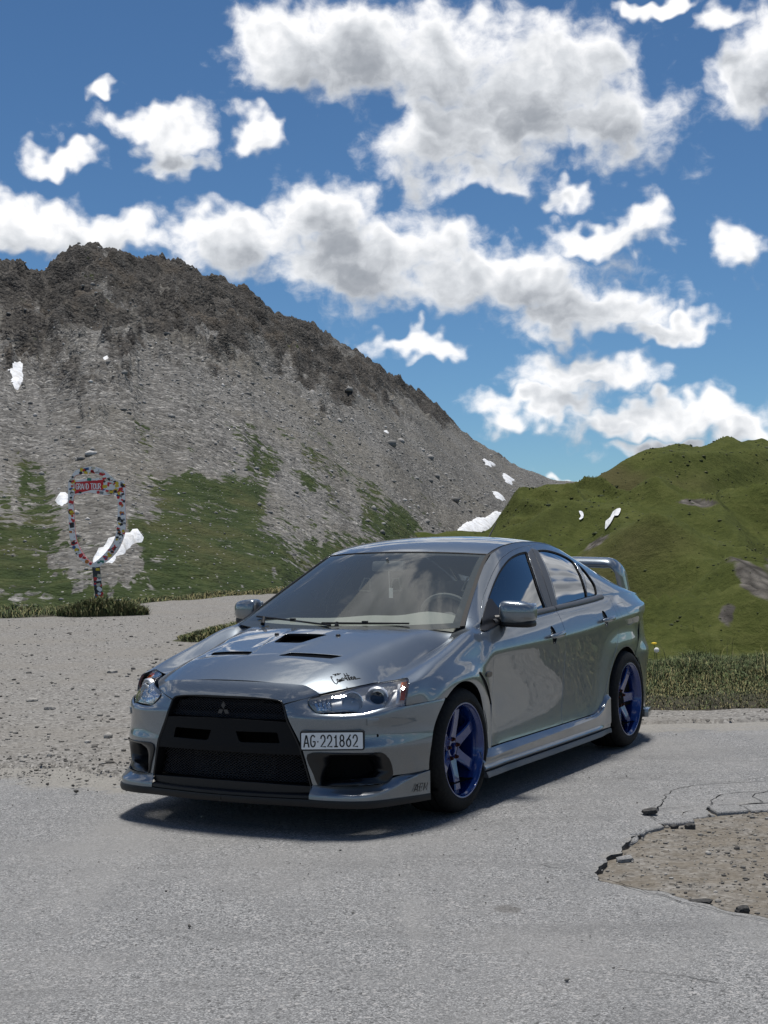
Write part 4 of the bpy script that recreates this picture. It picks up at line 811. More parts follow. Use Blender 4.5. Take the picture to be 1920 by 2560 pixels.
# ---- outlines on the body side
arcF=arc(FW[:2],FW[2],-40,101,30); arcF[0]=(.9,-.24,.623)
hood_seam=crs(O['hoodseam'],5)
doorF_front=crs(cat(O['doorF_front'][0],(.795,.478,.95),O['doorF_front'][1:6],(.871,.39,.345),(.878,.375,.298)),4)
pill=O['pillarseam']
ws_top=np.array([(x,y,z) for y,x,z in _top if y>.44]); ws_top[:,2]-=.0
ws_low=np.array([(.690,.345,.945),(.70,.39,.975)])
fender=cat(hood_seam,ws_low,pill[:1],pill[1:],(.790,.47,.945),doorF_front[9:],(.878,.36,.276),(.877,.33,.275),arcF[::-1][1:],O['bump_seam'][::-1][1:],O['hl_rear'][::-1][1:])
gap_top=crs(cat(O['doorgap_top'][:10],(.556,2.10,1.368),(.580,2.27,1.315),(.640,2.385,1.235),(.718,2.43,1.150),(.760,2.43,1.10),O['doorgap_top'][-2:]),4)
split=np.argmin(np.abs(gap_top[:,1]-1.681))
doorB=crs(cat(gap_top[split],O['doorB'][1:4],(.818,1.512,.97),(.86,1.51,.89),(.877,1.505,.81),(.868,1.51,.715),(.862,1.485,.523),(.866,1.455,.415),(.875,1.435,.337),(.878,1.43,.298)),4)
doorR_rear=crs(cat(O['doorR_rear'][0],O['doorR_rear'][1],(.845,2.475,.95),(.868,2.495,.845),(.870,2.49,.775),(.876,2.455,.722),(.884,2.385,.64),(.884,2.28,.515),(.872,2.19,.40),(.876,2.09,.312),(.88,2.0,.298)),4)
doorF=cat(gap_top[:split+1],doorB[1:],(.878,1.2,.298),(.878,.8,.298),doorF_front[::-1][:-1])
doorR=cat(gap_top[split:],doorR_rear[1:],(.878,1.7,.298),doorB[::-1])
winF=cat(crs(O['winF'][:7],5),crs(O['winF'][7:11],4),(.803,1.30,.990),(.803,1.15,.982),(.801,.95,.975),(.795,.80,.972),(.783,.70,.982))
winR=cat(crs(O['winR'][:6],4),O['winR'][6],(.797,1.85,1.022),O['winR'][7])
winQ=cat(crs(O['winQ'][:6],4),O['winQ'][6],(.70,2.25,1.16))
fuel=crs(O['fuel'],4,True)
arR=[(2.265,.27),(2.262,.40),(2.30,.502),(2.37,.584),(2.45,.640),(2.54,.670),(2.62,.679),(2.70,.672),(2.79,.638),(2.86,.590)]
arR=crs(np.array([(.88,a,b) for a,b in arR]),4)
rbs=crs(np.array([(.882,2.86,.590),(.875,2.90,.632),(.86,2.98,.66),(.845,3.06,.72),(.838,3.09,.80),(.835,3.11,.86),(.81,3.2,.90),(.76,3.3,.93)]),4)
topR=np.array([(x,y,z) for y,x,z in _top if 1.05<y<3.35])
side=cat(pill[0],ws_top[ws_top[:,1]<1.05],topR,(.70,3.33,.985),rbs[::-1],arR[::-1],(.878,2.2,.27),(.878,2.02,.282),doorR_rear[::-1][:],gap_top[::-1][1:],pill[::-1][:-1])
def L(P,gap=.0022,S=SIDE,ds=.012,**k): return uvloop(S,P,ds,gap=gap,**k)
def pair(name,S,loop,holes=(),mat='paint',parents=None,**k):
    P,F,N=panel_data(S,loop,holes,**k); pa=parents or (car,car); m=np.array([-1,1,1])
    return mesh(name,P,F,mat,pa[0],True,N),mesh(name,P*m,[f[::-1] for f in F],mat,pa[1],True,N*m)
lF=L(fender); gill=L(crs(O['gill'],3,True),gap=0,ds=.008); mark=L(crs(O['marker'],3,True),gap=0,ds=.006)
OUTW=1 if (SIDE.normal(np.array([12.]),np.array([4.]))[0,0]>0) else -1
fen=pair('fender',SIDE,lF,[gill],outward=OUTW,sp=.014)
lDF=L(doorF); lDR=L(doorR); lS=L(side)
hF=L(winF,gap=-.004); hR=L(winR,gap=-.003); hQ=L(winQ,gap=-.003)
def cup(ym,zt,zb,a=.040): return L(np.array([(.87,ym+a*math.cos(t),(zt+zb)/2+(zt-zb)/2*math.sin(t)) for t in np.linspace(0,2*math.pi,40)[:-1]]),gap=0,ds=.008,axes=(1,2))
CUPS=((1.325,.897,.785),(2.255,.945,.840))
drF=pair('front_door',SIDE,lDF,[hF,cup(*CUPS[0])],outward=OUTW); drR=pair('rear_door',SIDE,lDR,[hR,hQ,cup(*CUPS[1])],outward=OUTW)
lFuel=L(fuel,gap=0,ds=.008)
qt=pair('body_side',SIDE,lS,[offset2(lFuel,-.001)],outward=OUTW)
pair('fuel_lid',SIDE,offset2(lFuel,.0025),outward=OUTW,parents=qt,sp=.012)
# glass sits behind the frames
for nm,w,pa in (('window_glass',winF,drF),('window_glass',winR,drR),('quarter_glass',winQ,drR)):
    pair(nm,SIDE,L(w,gap=-.018,ds=.02),mat='glass_side',parents=pa,lift=-.010,flange=0,outward=OUTW,sp=.03)
# black seals round the windows, B pillar covers, belt mouldings
def ring(name,w,pa,g0=-.005,g1=.007,mat='matt_black',lift=.0012):
    a=L(w,gap=g0); b=L(w,gap=g1); pair(name,SIDE,a,[b],mat=mat,parents=pa,lift=-.004,flange=.005,outward=OUTW,sp=.05)
ring('window_seal',winF,drF); ring('window_seal',winR,drR); ring('window_seal',winQ,drR)
bF=cat(O['winF'][6]+np.array([.004,.012,.004]),O['winF'][7:11]+np.array([0,.004,0]),doorB[::-1][-14:-4][::-1][::-1])
def stripP(a,b): return cat(a,b[::-1])
Bm=doorB[3:13]                                      # seam from roof to belt
wf=crs(O['winF'][6:11],4); wf=wf+np.array([0,.010,0])
pair('pillar_cover',SIDE,L(stripP(wf,Bm),gap=.003),mat='trim_grey',parents=drF,lift=.0025,flange=.004,outward=OUTW,sp=.03)
wr=crs(cat(O['winR'][0],(.655,1.70,1.27),(.72,1.65,1.17),(.765,1.61,1.09),O['winR'][7]),4)-np.array([0,.010,0])
pair('pillar_cover',SIDE,L(stripP(Bm,wr),gap=.003),mat='trim_grey',parents=drR,lift=.0025,flange=.004,outward=OUTW,sp=.03)
TS=Tab(SIDE,(1,2),.15,2.6,.22,1.06,100,110)
def belt(y0,y1,pa):
    ys=np.linspace(y0,y1,20); z=itp(ys,_blt)[:,0]
    G=[]
    for y,zz in zip(ys,z):
        p=TS(y,zz-.005)
        G.append([(p[0]+.001,y,zz-.010),(p[0]+.007,y,zz-.008),(p[0]+.009,y,zz+.002),(p[0]+.004,y,zz+.013),(p[0]-.006,y,zz+.020),(p[0]-.02,y,zz+.021)])
    for m,pp in ((0,pa[0]),(1,pa[1])):
        b=MB(); b.grid(G,flip=True); b=b.flipped() if m else b; b.build('belt_moulding','trim_grey',pp,sharp=60)
belt(.60,1.505,drF); belt(1.515,2.375,drR)
# mirror sail
sail=np.array([(.713,.735,1.085),(.745,.75,1.03),(.775,.765,.985),(.80,.70,.955),(.815,.47,.915),(.792,.430,.922),(.757,.545,.995)])
# ---- front: nose panel, bumper
sh=O['nose_shut'][3:]; sh=sh[np.argsort(sh[:,0])]; sh=sh[sh[:,0]>.06]
shut=crs(cat((0,-.8385,.738),sh),4)
gedge=O['grille_edge']
gtop=crs(cat((0,-.896,.6665),(.141,-.891,.6655),gedge[2:6]),4)
nose=cat(shut,O['nose_seam'][1:],gtop[::-1])
def symloop(P,S,gap=.002,ds=.012):
    """half outline touching x=0 -> keep the x=0 side unshrunk"""
    l=uvloop(S,P,ds); g=offset2(l,gap); m=S(l[:,0]/S.su,l[:,1]/S.sv)[:,0]<.004; g[m,0]=l[m,0]*0; return g
FO=1 if FRONT.normal(np.array([2.]),np.array([5.]))[0,1]<0 else -1
panel('nose_panel',FRONT,symloop(nose,FRONT),sym=True,mat='paint',parent=car,outward=FO,sp=.014)
gside=crs(cat(gedge[5],gedge[6],gedge[7],(.458,-.855,.311),(.474,-.846,.246)),5)
hlb=O['hl_all']
lipt=crs(O['lip_top'],4)
bump=cat(O['nose_seam'][0],O['nose_seam'][1],gside,lipt[1:],crs(O['bump_arch'],4)[::-1],O['bump_seamF'][::-1][1:],hlb[11:][1:],hlb[0],hlb[1])
fog=crs(O['fog'],4,True)
pair('front_bumper_side',FRONT,uvloop(FRONT,bump,.010,gap=.002),[uvloop(FRONT,fog,.010)],outward=FO,sp=.013)
# fog bezel: ring on the bumper that runs inwards to a dark duct
ctr=O['fog'].mean(0)
def fogpart():
    a=fog; n=len(a); inn=crs(O['fogin'],4,True)
    ia=resample(inn,.01); 
    # match by angle about the centre in (along, z)
    def ang(P): return np.arctan2(P[:,2]-.32,(P[:,0]-P[:,1]*.9)-(ctr[0]-ctr[1]*.9))
    A=a[np.argsort(ang(a))]; t=ang(A); I=ia[np.argsort(ang(ia))]; ti=ang(I)
    J=np.stack([np.interp(t,np.r_[ti-2*np.pi,ti,ti+2*np.pi],np.tile(I[:,k],3)) for k in range(3)],1)
    uv=FRONT.inv(A); N=FRONT.normal(uv[:,0],uv[:,1])*FO
    G=[]
    for w,dep in ((0,-.004),(.0,.006),(.25,.008),(.6,.0),(1.0,-.022),(1.05,-.075),(1.0,-.10)):
        G.append(A+(J-A)*w+N*dep)
    return np.array(G),A,J,N
G,A_,J_,N_=fogpart()
for m in (0,1):
    b=MB(); b.grid(np.transpose(G,(1,0,2)),closeu=True); b=b.flipped() if m else b; o=b.build('fog_bezel','gloss_black',car,sharp=70)
    c=MB(); Q=J_-N_*.09; k=len(Q); c.add(cat(Q,Q.mean(0)),[(i,(i+1)%k,k) for i in range(k)]); c=c.flipped() if m else c; c.build('duct','void_black',o)
# ---- grille
gr=empty('grille',parent=car)
TF=Tab(FRONT,(0,2),0,.62,.19,.70,80,80,FO)
def fr(x,z,d=0.0):
    """point on the fascia at x,z pushed out by d"""
    p,n=TF(x,z,True); return p+n*d
_gz=[(.225,.478),(.246,.474),(.311,.458),(.434,.424),(.548,.367),(.61,.345),(.637,.333),(.655,.300),(.6625,.24),(.667,0)]
def gx(z): return np.interp(z,[a for a,b in _gz],[b for a,b in _gz])
def gpoly(z0,z1,dx,n=10):
    zs=np.linspace(z0,z1,n); return np.array([(gx(z)-dx,0,z) for z in zs])
def fpoly(P,dep,name,mat,holes=(),sp=.02,flange=.02,lift=0):
    l=uvloop(FRONT,P,.010,(0,2)); g=l.copy(); s3=FRONT(l[:,0]/FRONT.su,l[:,1]/FRONT.sv)[:,0]; g[s3<.003,0]=0
    return panel(name,FRONT,g,[uvloop(FRONT,h,.008,(0,2)) for h in holes],mat,gr,sym=True,sp=sp,lift=dep,flange=flange,outward=FO)
bar=cat((0,0,.395),(.2,0,.394),gpoly(.392,.548,.004),(.2,0,.553),(0,0,.556))
slot=np.array([(.072,0,.497),(.090,0,.452),(.105,0,.443),(.318,0,.446),(.306,0,.494),(.30,0,.499)])
fpoly(bar,-.001,'bumper_bar','matt_black',[slot],flange=.05)
def rim():
    # black rim running round the opening
    path=[fr(gx(z),z) for z in np.linspace(.235,.60,16)]+[fr(x,z) for x,z in ((.338,.630),(.331,.643),(.318,.652),(.30,.657),(.24,.6635),(.14,.666),(.0,.667))]
    path=crs(path,3); b=MB(); out=[]
    for p in path: out.append(p)
    G=[]; c=np.array((0,-.80,.42))
    for p in out:
        d=c-p; d[1]=0; d/=np.linalg.norm(d); G.append([p+np.array((0,.006,0)),p+np.array((0,-.003,0))+d*.002,p+np.array((0,-.003,0))+d*.010,p+np.array((0,.012,0))+d*.014,p+np.array((0,.06,0))+d*.016])
    b.grid(G); b.mirror(); b.build('grille_rim','satin_black',gr,sharp=60)
rim()
low=[(0,.248),(.2,.247),(.465,.240),(.478,.225),(.47,.212),(.2,.205),(0,.204)]
fpoly(np.array([(x,0,z) for x,z in low]),-.002,'lower_sill','satin_black',flange=.05)
# mesh of crossing wires, upper and lower
def wires(z0,z1,dep,pitch,r,xlim=(0,1)):
    b=MB(); 
    def pt(x,z): return fr(abs(x),z,-dep)*np.array([1 if x>=0 else -1,1,1])
    h=z1-z0
    for s in (1,-1):
        for k in np.arange(-.65,.65,pitch):
            pts=[]
            for t in np.linspace(0,1,7):
                z=z0+h*t; x=k+s*h*t*1.7-s*h*.85
                if abs(x)<gx(z)-.004 and xlim[0]<=abs(x)<=xlim[1]: pts.append(tuple(pt(x,z)))
            if len(pts)>1: b.tube(pts,r,4,False)
    return b
wires(.556,.662,.035,.020,.0011).build('mesh_wires','wire_black',gr)
wires(.250,.392,.05,.022,.0011).build('mesh_wires','wire_black',gr)
for k in range(13):
    z=.262+k*.0102; b=MB(); b.grid([[fr(abs(x),z+dz,-.085)*np.array([1 if x>=0 else -1,1,1])+np.array((0,dy,0)) for dz,dy in ((-.0018,0),(0,-.006),(.0018,0))] for x in np.linspace(-.25,.25,25)]); b.build('cooler_fin','fin_alu',gr)
b=MB(); b.box((0,-.70,.43),(.94,.04,.50)); b.box((0,-.45,.45),(1.0,.5,.46)); b.build('engine_bay','void_black',gr,smooth=False)
# emblem: three diamonds
em=MB()
def rhomb(cx,cz,a0,L=.040,W=.0225):
    d=[(math.cos(R(a0)),math.sin(R(a0))),(-math.sin(R(a0)),math.cos(R(a0)))]
    P=[(0,0),(L*.5,W*.58),(L,0),(L*.5,-W*.58)]
    V=[]
    for e,dy in ((1.0,0),(.93,-.006)):
        for p in P:
            q=((p[0]-L/2)*e+L/2,p[1]*e); V.append((cx+d[0][0]*q[0]+d[1][0]*q[1],-.905+dy,cz+d[0][1]*q[0]+d[1][1]*q[1]))
    em.add(V,[(3,2,1,0),(4,5,6,7)]+[(i,(i+1)%4,4+(i+1)%4,4+i) for i in range(4)])
for a0 in (90,210,330): rhomb(0,.600,a0)
em.build('emblem','lamp_black',gr,smooth=False)
# ---- lip: painted ends, black middle, splitter under it
def lipcols():
    # inner top (on the bumper), top edge, lower edge
    t=[(.469,-.878,.203,.183),(.53,-.872,.2025,.181),(.60,-.857,.202,.180),(.67,-.830,.2015,.178),(.72,-.798,.202,.176),(.757,-.757,.204,.175),(.783,-.705,.209,.174),(.808,-.640,.224,.172),(.838,-.560,.250,.170),(.864,-.485,.268,.168),(.886,-.400,.277,.166)]
    inn=[(.474,-.853,.2445),(.53,-.838,.2415),(.59,-.812,.240),(.645,-.780,.2395),(.69,-.745,.239),(.725,-.712,.239),(.757,-.672,.243),(.782,-.626,.262),(.812,-.560,.272),(.842,-.478,.272),(.868,-.385,.277)]
    return t,inn
t,inn=lipcols()
G=[]
for (x,y,z1,z0),i in zip(t,inn):
    p=np.array((x,y,z1)); q=np.array((x,y-.002,z0)); i=np.array(i); d=(i-p)
    G.append([i-np.array((d[0]*.3,d[1]*.3,-.004)),i,i*.5+p*.5+np.array((0,0,-.004)),p+d*.05+np.array((0,0,.0015)),p,q*.06+p*.94-d*.01,q*.5+p*.5-d*.008,q,q+d*.3])
Gs=crs(np.array(G).reshape(len(G),-1),4).reshape(-1,9,3)
for m in (0,1):
    b=MB(); b.grid(Gs)
    n=len(b.v); b.f.append(tuple(range(9))); k=len(Gs)-1; b.f.append(tuple(k*9+j for j in range(9))[::-1])
    b=b.flipped() if m else b; b.build('lip_end','paint',car,sharp=28)
b=MB(); G=[]
for x in np.linspace(-.469,.469,33):
    y=np.interp(abs(x),[0,.15,.3,.4,.469],[-.934,-.928,-.909,-.893,-.876])
    G.append([(x,y+.05,.214),(x,y+.006,.204),(x,y,.199),(x,y-.001,.186),(x,y+.01,.182)])
b.grid(G); b.build('lip_centre','satin_black',car,sharp=30)
sp_=[(0,-.940),(.15,-.934),(.3,-.915),(.4,-.899)]+[(x+.004,y-.006) for x,y,_,_ in t]
sp_=crs(np.array(sp_),4); G=[]
for k,(x,y) in enumerate(sp_):
    f=k/(len(sp_)-1); zt=.183-.018*f**2; zb=.150-.016*f; G.append([(x*.9,y+.08,zt),(x,y,zt),(x+.002,y-.003,(zt+zb)/2),(x,y+.004,zb),(x*.93,y+.10,zb-.002)])
b=MB(); b.grid(G); b.mirror(); b.build('splitter','satin_black',car,sharp=35)
# ---- hood
rear=crs(np.array([(0,.047,.94),(.141,.061,.94),(.28,.093,.94),(.397,.143,.94),(.51,.205,.94),(.60,.262,.93),(.655,.298,.92)]),4)
hood=cat(shut,O['hood_hl'][1:],hood_seam[::1][1:],rear[::-1][1:])
HO=1 if HOOD.normal(np.array([3.]),np.array([5.]))[0,2]>0 else -1
vent=np.array([(.092,-.528,0),(.114,-.472,0),(.132,-.462,0),(.263,-.437,0),(.382,-.414,0),(.400,-.418,0),(.376,-.474,0),(.358,-.486,0),(.25,-.511,0),(.112,-.536,0)])
scoop=np.array([(0,-.310,0),(.070,-.310,0),(.086,-.300,0),(.120,-.150,0),(.132,-.112,0),(.120,-.104,0),(0,-.100,0)])
TH_=Tab(HOOD,(0,1),0,.70,-.90,.36,100,130)
def hp(x,y,d=0.0):
    p=TH_(abs(x),y)+np.array((0,0,d))
    if x<0: p[0]=-p[0]
    return p
def symloop2(P,S,axes,gap):
    l=uvloop(S,P,.010,axes); x3=S(l[:,0]/S.su,l[:,1]/S.sv)[:,0]; g=offset2(l,gap); g[x3<.004,0]=0; return g
# the intake touches the centre line, so it is cut out of the half outline
hood_half=cat(shut,O['hood_hl'][1:],hood_seam[1:],rear[::-1][1:],(0,.047,.94),scoop[::-1][0],scoop[::-1][1:])
hd=panel('hood',HOOD,symloop2(hood_half,HOOD,(0,1),.002),[uvloop(HOOD,crs(vent,3,True),.006,(0,1))],sym=True,mat='paint',parent=car,outward=HO,sp=.014)
# intake: painted ramp and black mouth
b=MB(); b.grid([[hp(x*.086,-.311,-.001),hp(x*.088,-.29,-.008),hp(x*.092,-.262,-.022),hp(x*.10,-.245,-.04)] for x in np.linspace(-1,1,9)],flip=True)
b.build('intake_ramp','paint',hd,sharp=60)
b=MB(); b.grid([[hp(x*w,y,-.045) for y,w in ((-.30,.12),(-.2,.15),(-.07,.16))] for x in np.linspace(-1,1,9)],flip=True); 
for s in (1,-1): b.grid([[hp(s*(x+.004),y,-.004),hp(s*(x+.02),y,-.05)] for x,y in ((.086,-.30),(.103,-.225),(.120,-.15),(.132,-.105))])
b.build('intake_duct','void_black',hd)
vp=crs(vent,3,True)
for s in (1,-1):
    v=empty('hood_vent',parent=hd); b=MB(); q=[hp(s*x,y,-.03) for x,y in zip(vp[:,0],vp[:,1])]; n=len(q); c=np.mean(q,0); b.add(cat(q,c),[(i,(i+1)%n,n) for i in range(n)]); b.build('vent_floor','void_black',v)
    for k in range(5):
        f0=.06+.19*k; b=MB(); G=[]
        for tt in np.linspace(0,1,8):
            A0=np.array((.100,-.532))+(np.array((.374,-.478))-np.array((.100,-.532)))*tt; B0=np.array((.122,-.466))+(np.array((.396,-.416))-np.array((.122,-.466)))*tt
            p=A0+(B0-A0)*f0; r_=A0+(B0-A0)*(f0+.07); G.append([hp(s*p[0],p[1],-.020),hp(s*r_[0],r_[1],-.007),hp(s*r_[0],r_[1]+.002,-.009)])
        b.grid(G); b.build('louvre','louvre_black',v)
for s in (1,-1):
    p=hp(s*.195,-.098); b=MB(); b.lathe([(0,.009),(.008,.009),(.012,.006),(.014,0)],14,'z',tuple(p)); b.build('washer_nozzle','satin_black',hd)
# ---- windscreen, cowl, roof, rear glass, boot
WO=1 if WS.normal(np.array([3.]),np.array([3.]))[0,2]>0 else -1
def grid_surf(S,u0,u1,v0,v1,nu=24,nv=24,lift=0.0,o=1):
    U,V=np.meshgrid(np.linspace(u0,u1,nu),np.linspace(v0,v1,nv),indexing='ij'); p=S(U,V); n=S.normal(U,V)*o; return p+n*lift
nuW=WS.nu-1; nvW=WS.nv-1
b=MB(); b.grid(grid_surf(WS,0,nuW*.985,.2,nvW-.06,26,30,-.003,WO),flip=WO<0); b.mirror(); ws=b.build('windscreen','glass_front',car)
# black frit border just under the glass
b=MB(); b.grid(grid_surf(WS,0,nuW*.985,nvW-.38,nvW-.06,26,4,-.0055,WO),flip=WO<0); b.grid(grid_surf(WS,nuW*.925,nuW*.985,.2,nvW-.06,4,24,-.0055,WO),flip=WO<0); b.grid(grid_surf(WS,0,nuW*.985,.2,1.0,26,4,-.0055,WO),flip=WO<0); b.mirror(); b.build('windscreen_border','matt_black',ws)
b=MB(); b.grid(grid_surf(WS,nuW*.978,nuW*1.01,.3,nvW+.02,3,30,.001,WO),flip=WO<0); [q_.build('windscreen_seal','matt_black',ws) for q_ in (b,b.flipped())]
b=MB(); b.grid(grid_surf(WS,0,nuW,nvW-.07,nvW+.03,30,3,.0005,WO),flip=WO<0); b.mirror(); b.build('windscreen_seal','satin_black',ws)
b=MB()
G=[]
for p,q in zip(rear,[(0,.16),(.06,.165)]+[None]*(len(rear)-2)):
    G.append([p+np.array((0,-.01,-.02)),p+np.array((0,.012,-.022)),p+np.array((-.01*p[0],.10,-.012)),p+np.array((-.02*p[0],.19,-.0))])
b.grid(G,flip=True); b.mirror(); b.build('cowl_panel','satin_black',car)
U,V=np.meshgrid(np.linspace(0,ROOF.nu-1-.12,22),np.linspace(.06,ROOF.nv-1-.03,44),indexing='ij')
RO=1 if ROOF.normal(np.array([3.]),np.array([3.]))[0,2]>0 else -1
b=MB(); b.grid(ROOF(U,V),flip=RO<0); b.mirror(); b.build('roof','paint',car,sharp=None)
G=grid_surf(ROOF,ROOF.nu-1-.16,ROOF.nu-1+.10,.0,ROOF.nv-1,3,40,-.004,RO); b=MB(); b.grid(G,flip=RO<0); b.mirror(); b.build('roof_moulding','satin_black',car)
b=MB(); b.grid(grid_surf(RG,0,RG.nu-1.05,.05,RG.nv-1,16,16,-.002,RO),flip=RO<0); b.mirror(); b.build('rear_glass','glass_side',car)
BO=1 if BOOT.normal(np.array([3.]),np.array([3.]))[0,2]>0 else -1
b=MB(); b.grid(grid_surf(BOOT,0,BOOT.nu-1.9,.9,BOOT.nv-1.0,14,14,0,BO),flip=BO<0); b.mirror(); b.build('boot_lid','paint',car)
EO=1 if REAR.normal(np.array([9.]),np.array([5.]))[0,1]>0 else -1
def rr(us,z0,z1,name,mat,nz=26,nu=60,lift=0.0):
    U=np.linspace(us[0],us[1],nu); zz=np.linspace(z0,z1,nz); rows=[np.interp(zz,[r_[2] for r_ in REAR.net[6,1:-1]],np.arange(REAR.nv))]; UU,VV=np.meshgrid(U,rows[0],indexing='ij'); p=REAR(UU,VV)+REAR.normal(UU,VV)[...]*EO*lift
    return p
# rear bumper: side edge follows the arch and the quarter seam
def rb():
    G=[]
    for z in np.linspace(.19,.86,40):
        if z<.59: y0=RW[0]+math.sqrt(max(.0,RW[2]**2-(z-RW[1])**2))+.001
        else: y0=np.interp(z,[.59,.632,.66,.72,.80,.86],[2.835,2.855,2.90,2.965,2.995,3.01])
        vz=np.interp(z,REAR.net[6,1:-1,2],np.arange(REAR.nv)); ud=np.linspace(0,7,200); u0=np.interp(y0,REAR(ud,np.full(200,vz))[:,1],ud); us=u0+(REAR.nu-1-u0)*np.linspace(0,1,44)
        G.append(REAR(us,np.full(44,vz)))
    b=MB(); b.grid(G,flip=True); b.mirror(); return b
rb().build('rear_bumper','paint',car,sharp=None)
b=MB(); b.grid(rr((2.6,REAR.nu-1),.858,.995,'x','paint'),flip=False); b.mirror(); b.build('boot_face','paint',car,sharp=None)
b=MB(); b.grid(rr((3.2,6.5),.872,.972,'x','tail_red',lift=.004)); 
for m in (0,1): (b.flipped() if m else b).build('tail_light','tail_red',car)
# rear lip ends
for m in (0,1):
    b=MB(); b.box((.868,3.06,.195),(.05,.20,.055),Matrix.Rotation(R(12),3,'Z'),.008); (b.flipped() if m else b).build('rear_lip','paint',car)
# ---- side skirts
def skirt():
    ys=np.concatenate([np.linspace(.225,.36,6),np.linspace(.42,1.98,22),np.linspace(2.02,2.245,9)]); G=[];K=[]
    for y in ys:
        zt=np.interp(y,[.2,.26,.36,1.98,2.06,2.12,2.16,2.2,2.25],[.284,.286,.290,.2925,.303,.335,.37,.395,.395]); x0=TS(y,max(.285,zt))[0]
        zr=np.interp(y,[.2,.3,1.95,2.1,2.2],[.258,.252,.279,.31,.37]); f=sm(.225,.30,y); g=1-.5*sm(2.0,2.2,y)
        G.append([(x0-.02,y,zt),(x0+.001,y,zt+.001),(x0+.010*f*g,y,zt-.006),(x0+.024*f*g+.004,y,zr+.008),(x0+.030*f*g+.005,y,zr),(x0+.028*f*g+.005,y,zr-.010),(x0+.020,y,.228),(x0+.019,y,.214),(x0+.028*g,y,.204),(x0+.030*g,y,.198),(x0+.024*g,y,.185),(x0+.005,y,.181),(x0-.1,y,.18)])
        K.append([(x0-.06,y,.179),(x0+.034*g,y,.1785),(x0+.044*g,y,.160),(x0+.046*g,y,.150),(x0-.06,y,.150)])
    return G,K
G,K=skirt()
for m in (0,1):
    b=MB(); b.grid(G,flip=True); n=len(G[0]); b.f.append(tuple(range(n))); (b.flipped() if m else b).build('side_skirt','paint',car,sharp=30)
    b=MB(); b.grid(K,flip=True); b.f.append(tuple(range(5))); kk=len(K)-1; b.f.append(tuple(kk*5+j for j in range(5))[::-1]); (b.flipped() if m else b).build('skirt_extension','trim_grey',car,sharp=25)
# ---- dark inner body so that gaps and arches read black
b=MB(); 
U,V=np.meshgrid(np.linspace(8.4,25,60),np.linspace(0,10,14),indexing='ij'); p=SIDE.base(U,V)
p[...,0]-=.035; ok=MB(); Gd=p
b.grid(Gd,flip=True); b.mirror(); 
b.box((0,1.35,.24),(1.5,2.0,.06)); b.box((0,3.1,.30),(1.4,.7,.2)); b.box((0,-.1,.52),(1.04,1.0,.28)); b.build('inner_body','void_black',car)
for (cy,cz,rr_) in (FW,RW):
    for s in (1,-1):
        b=MB(); b.lathe([(rr_+.012,s*.868 if True else 0),(rr_+.014,s*.80),(rr_+.012,s*.56),(.02,s*.55)],48,'x',(0,cy,cz)); b.v=[(x,y,max(z,.16)) for x,y,z in b.v]; b.build('wheel_liner','void_black',car)
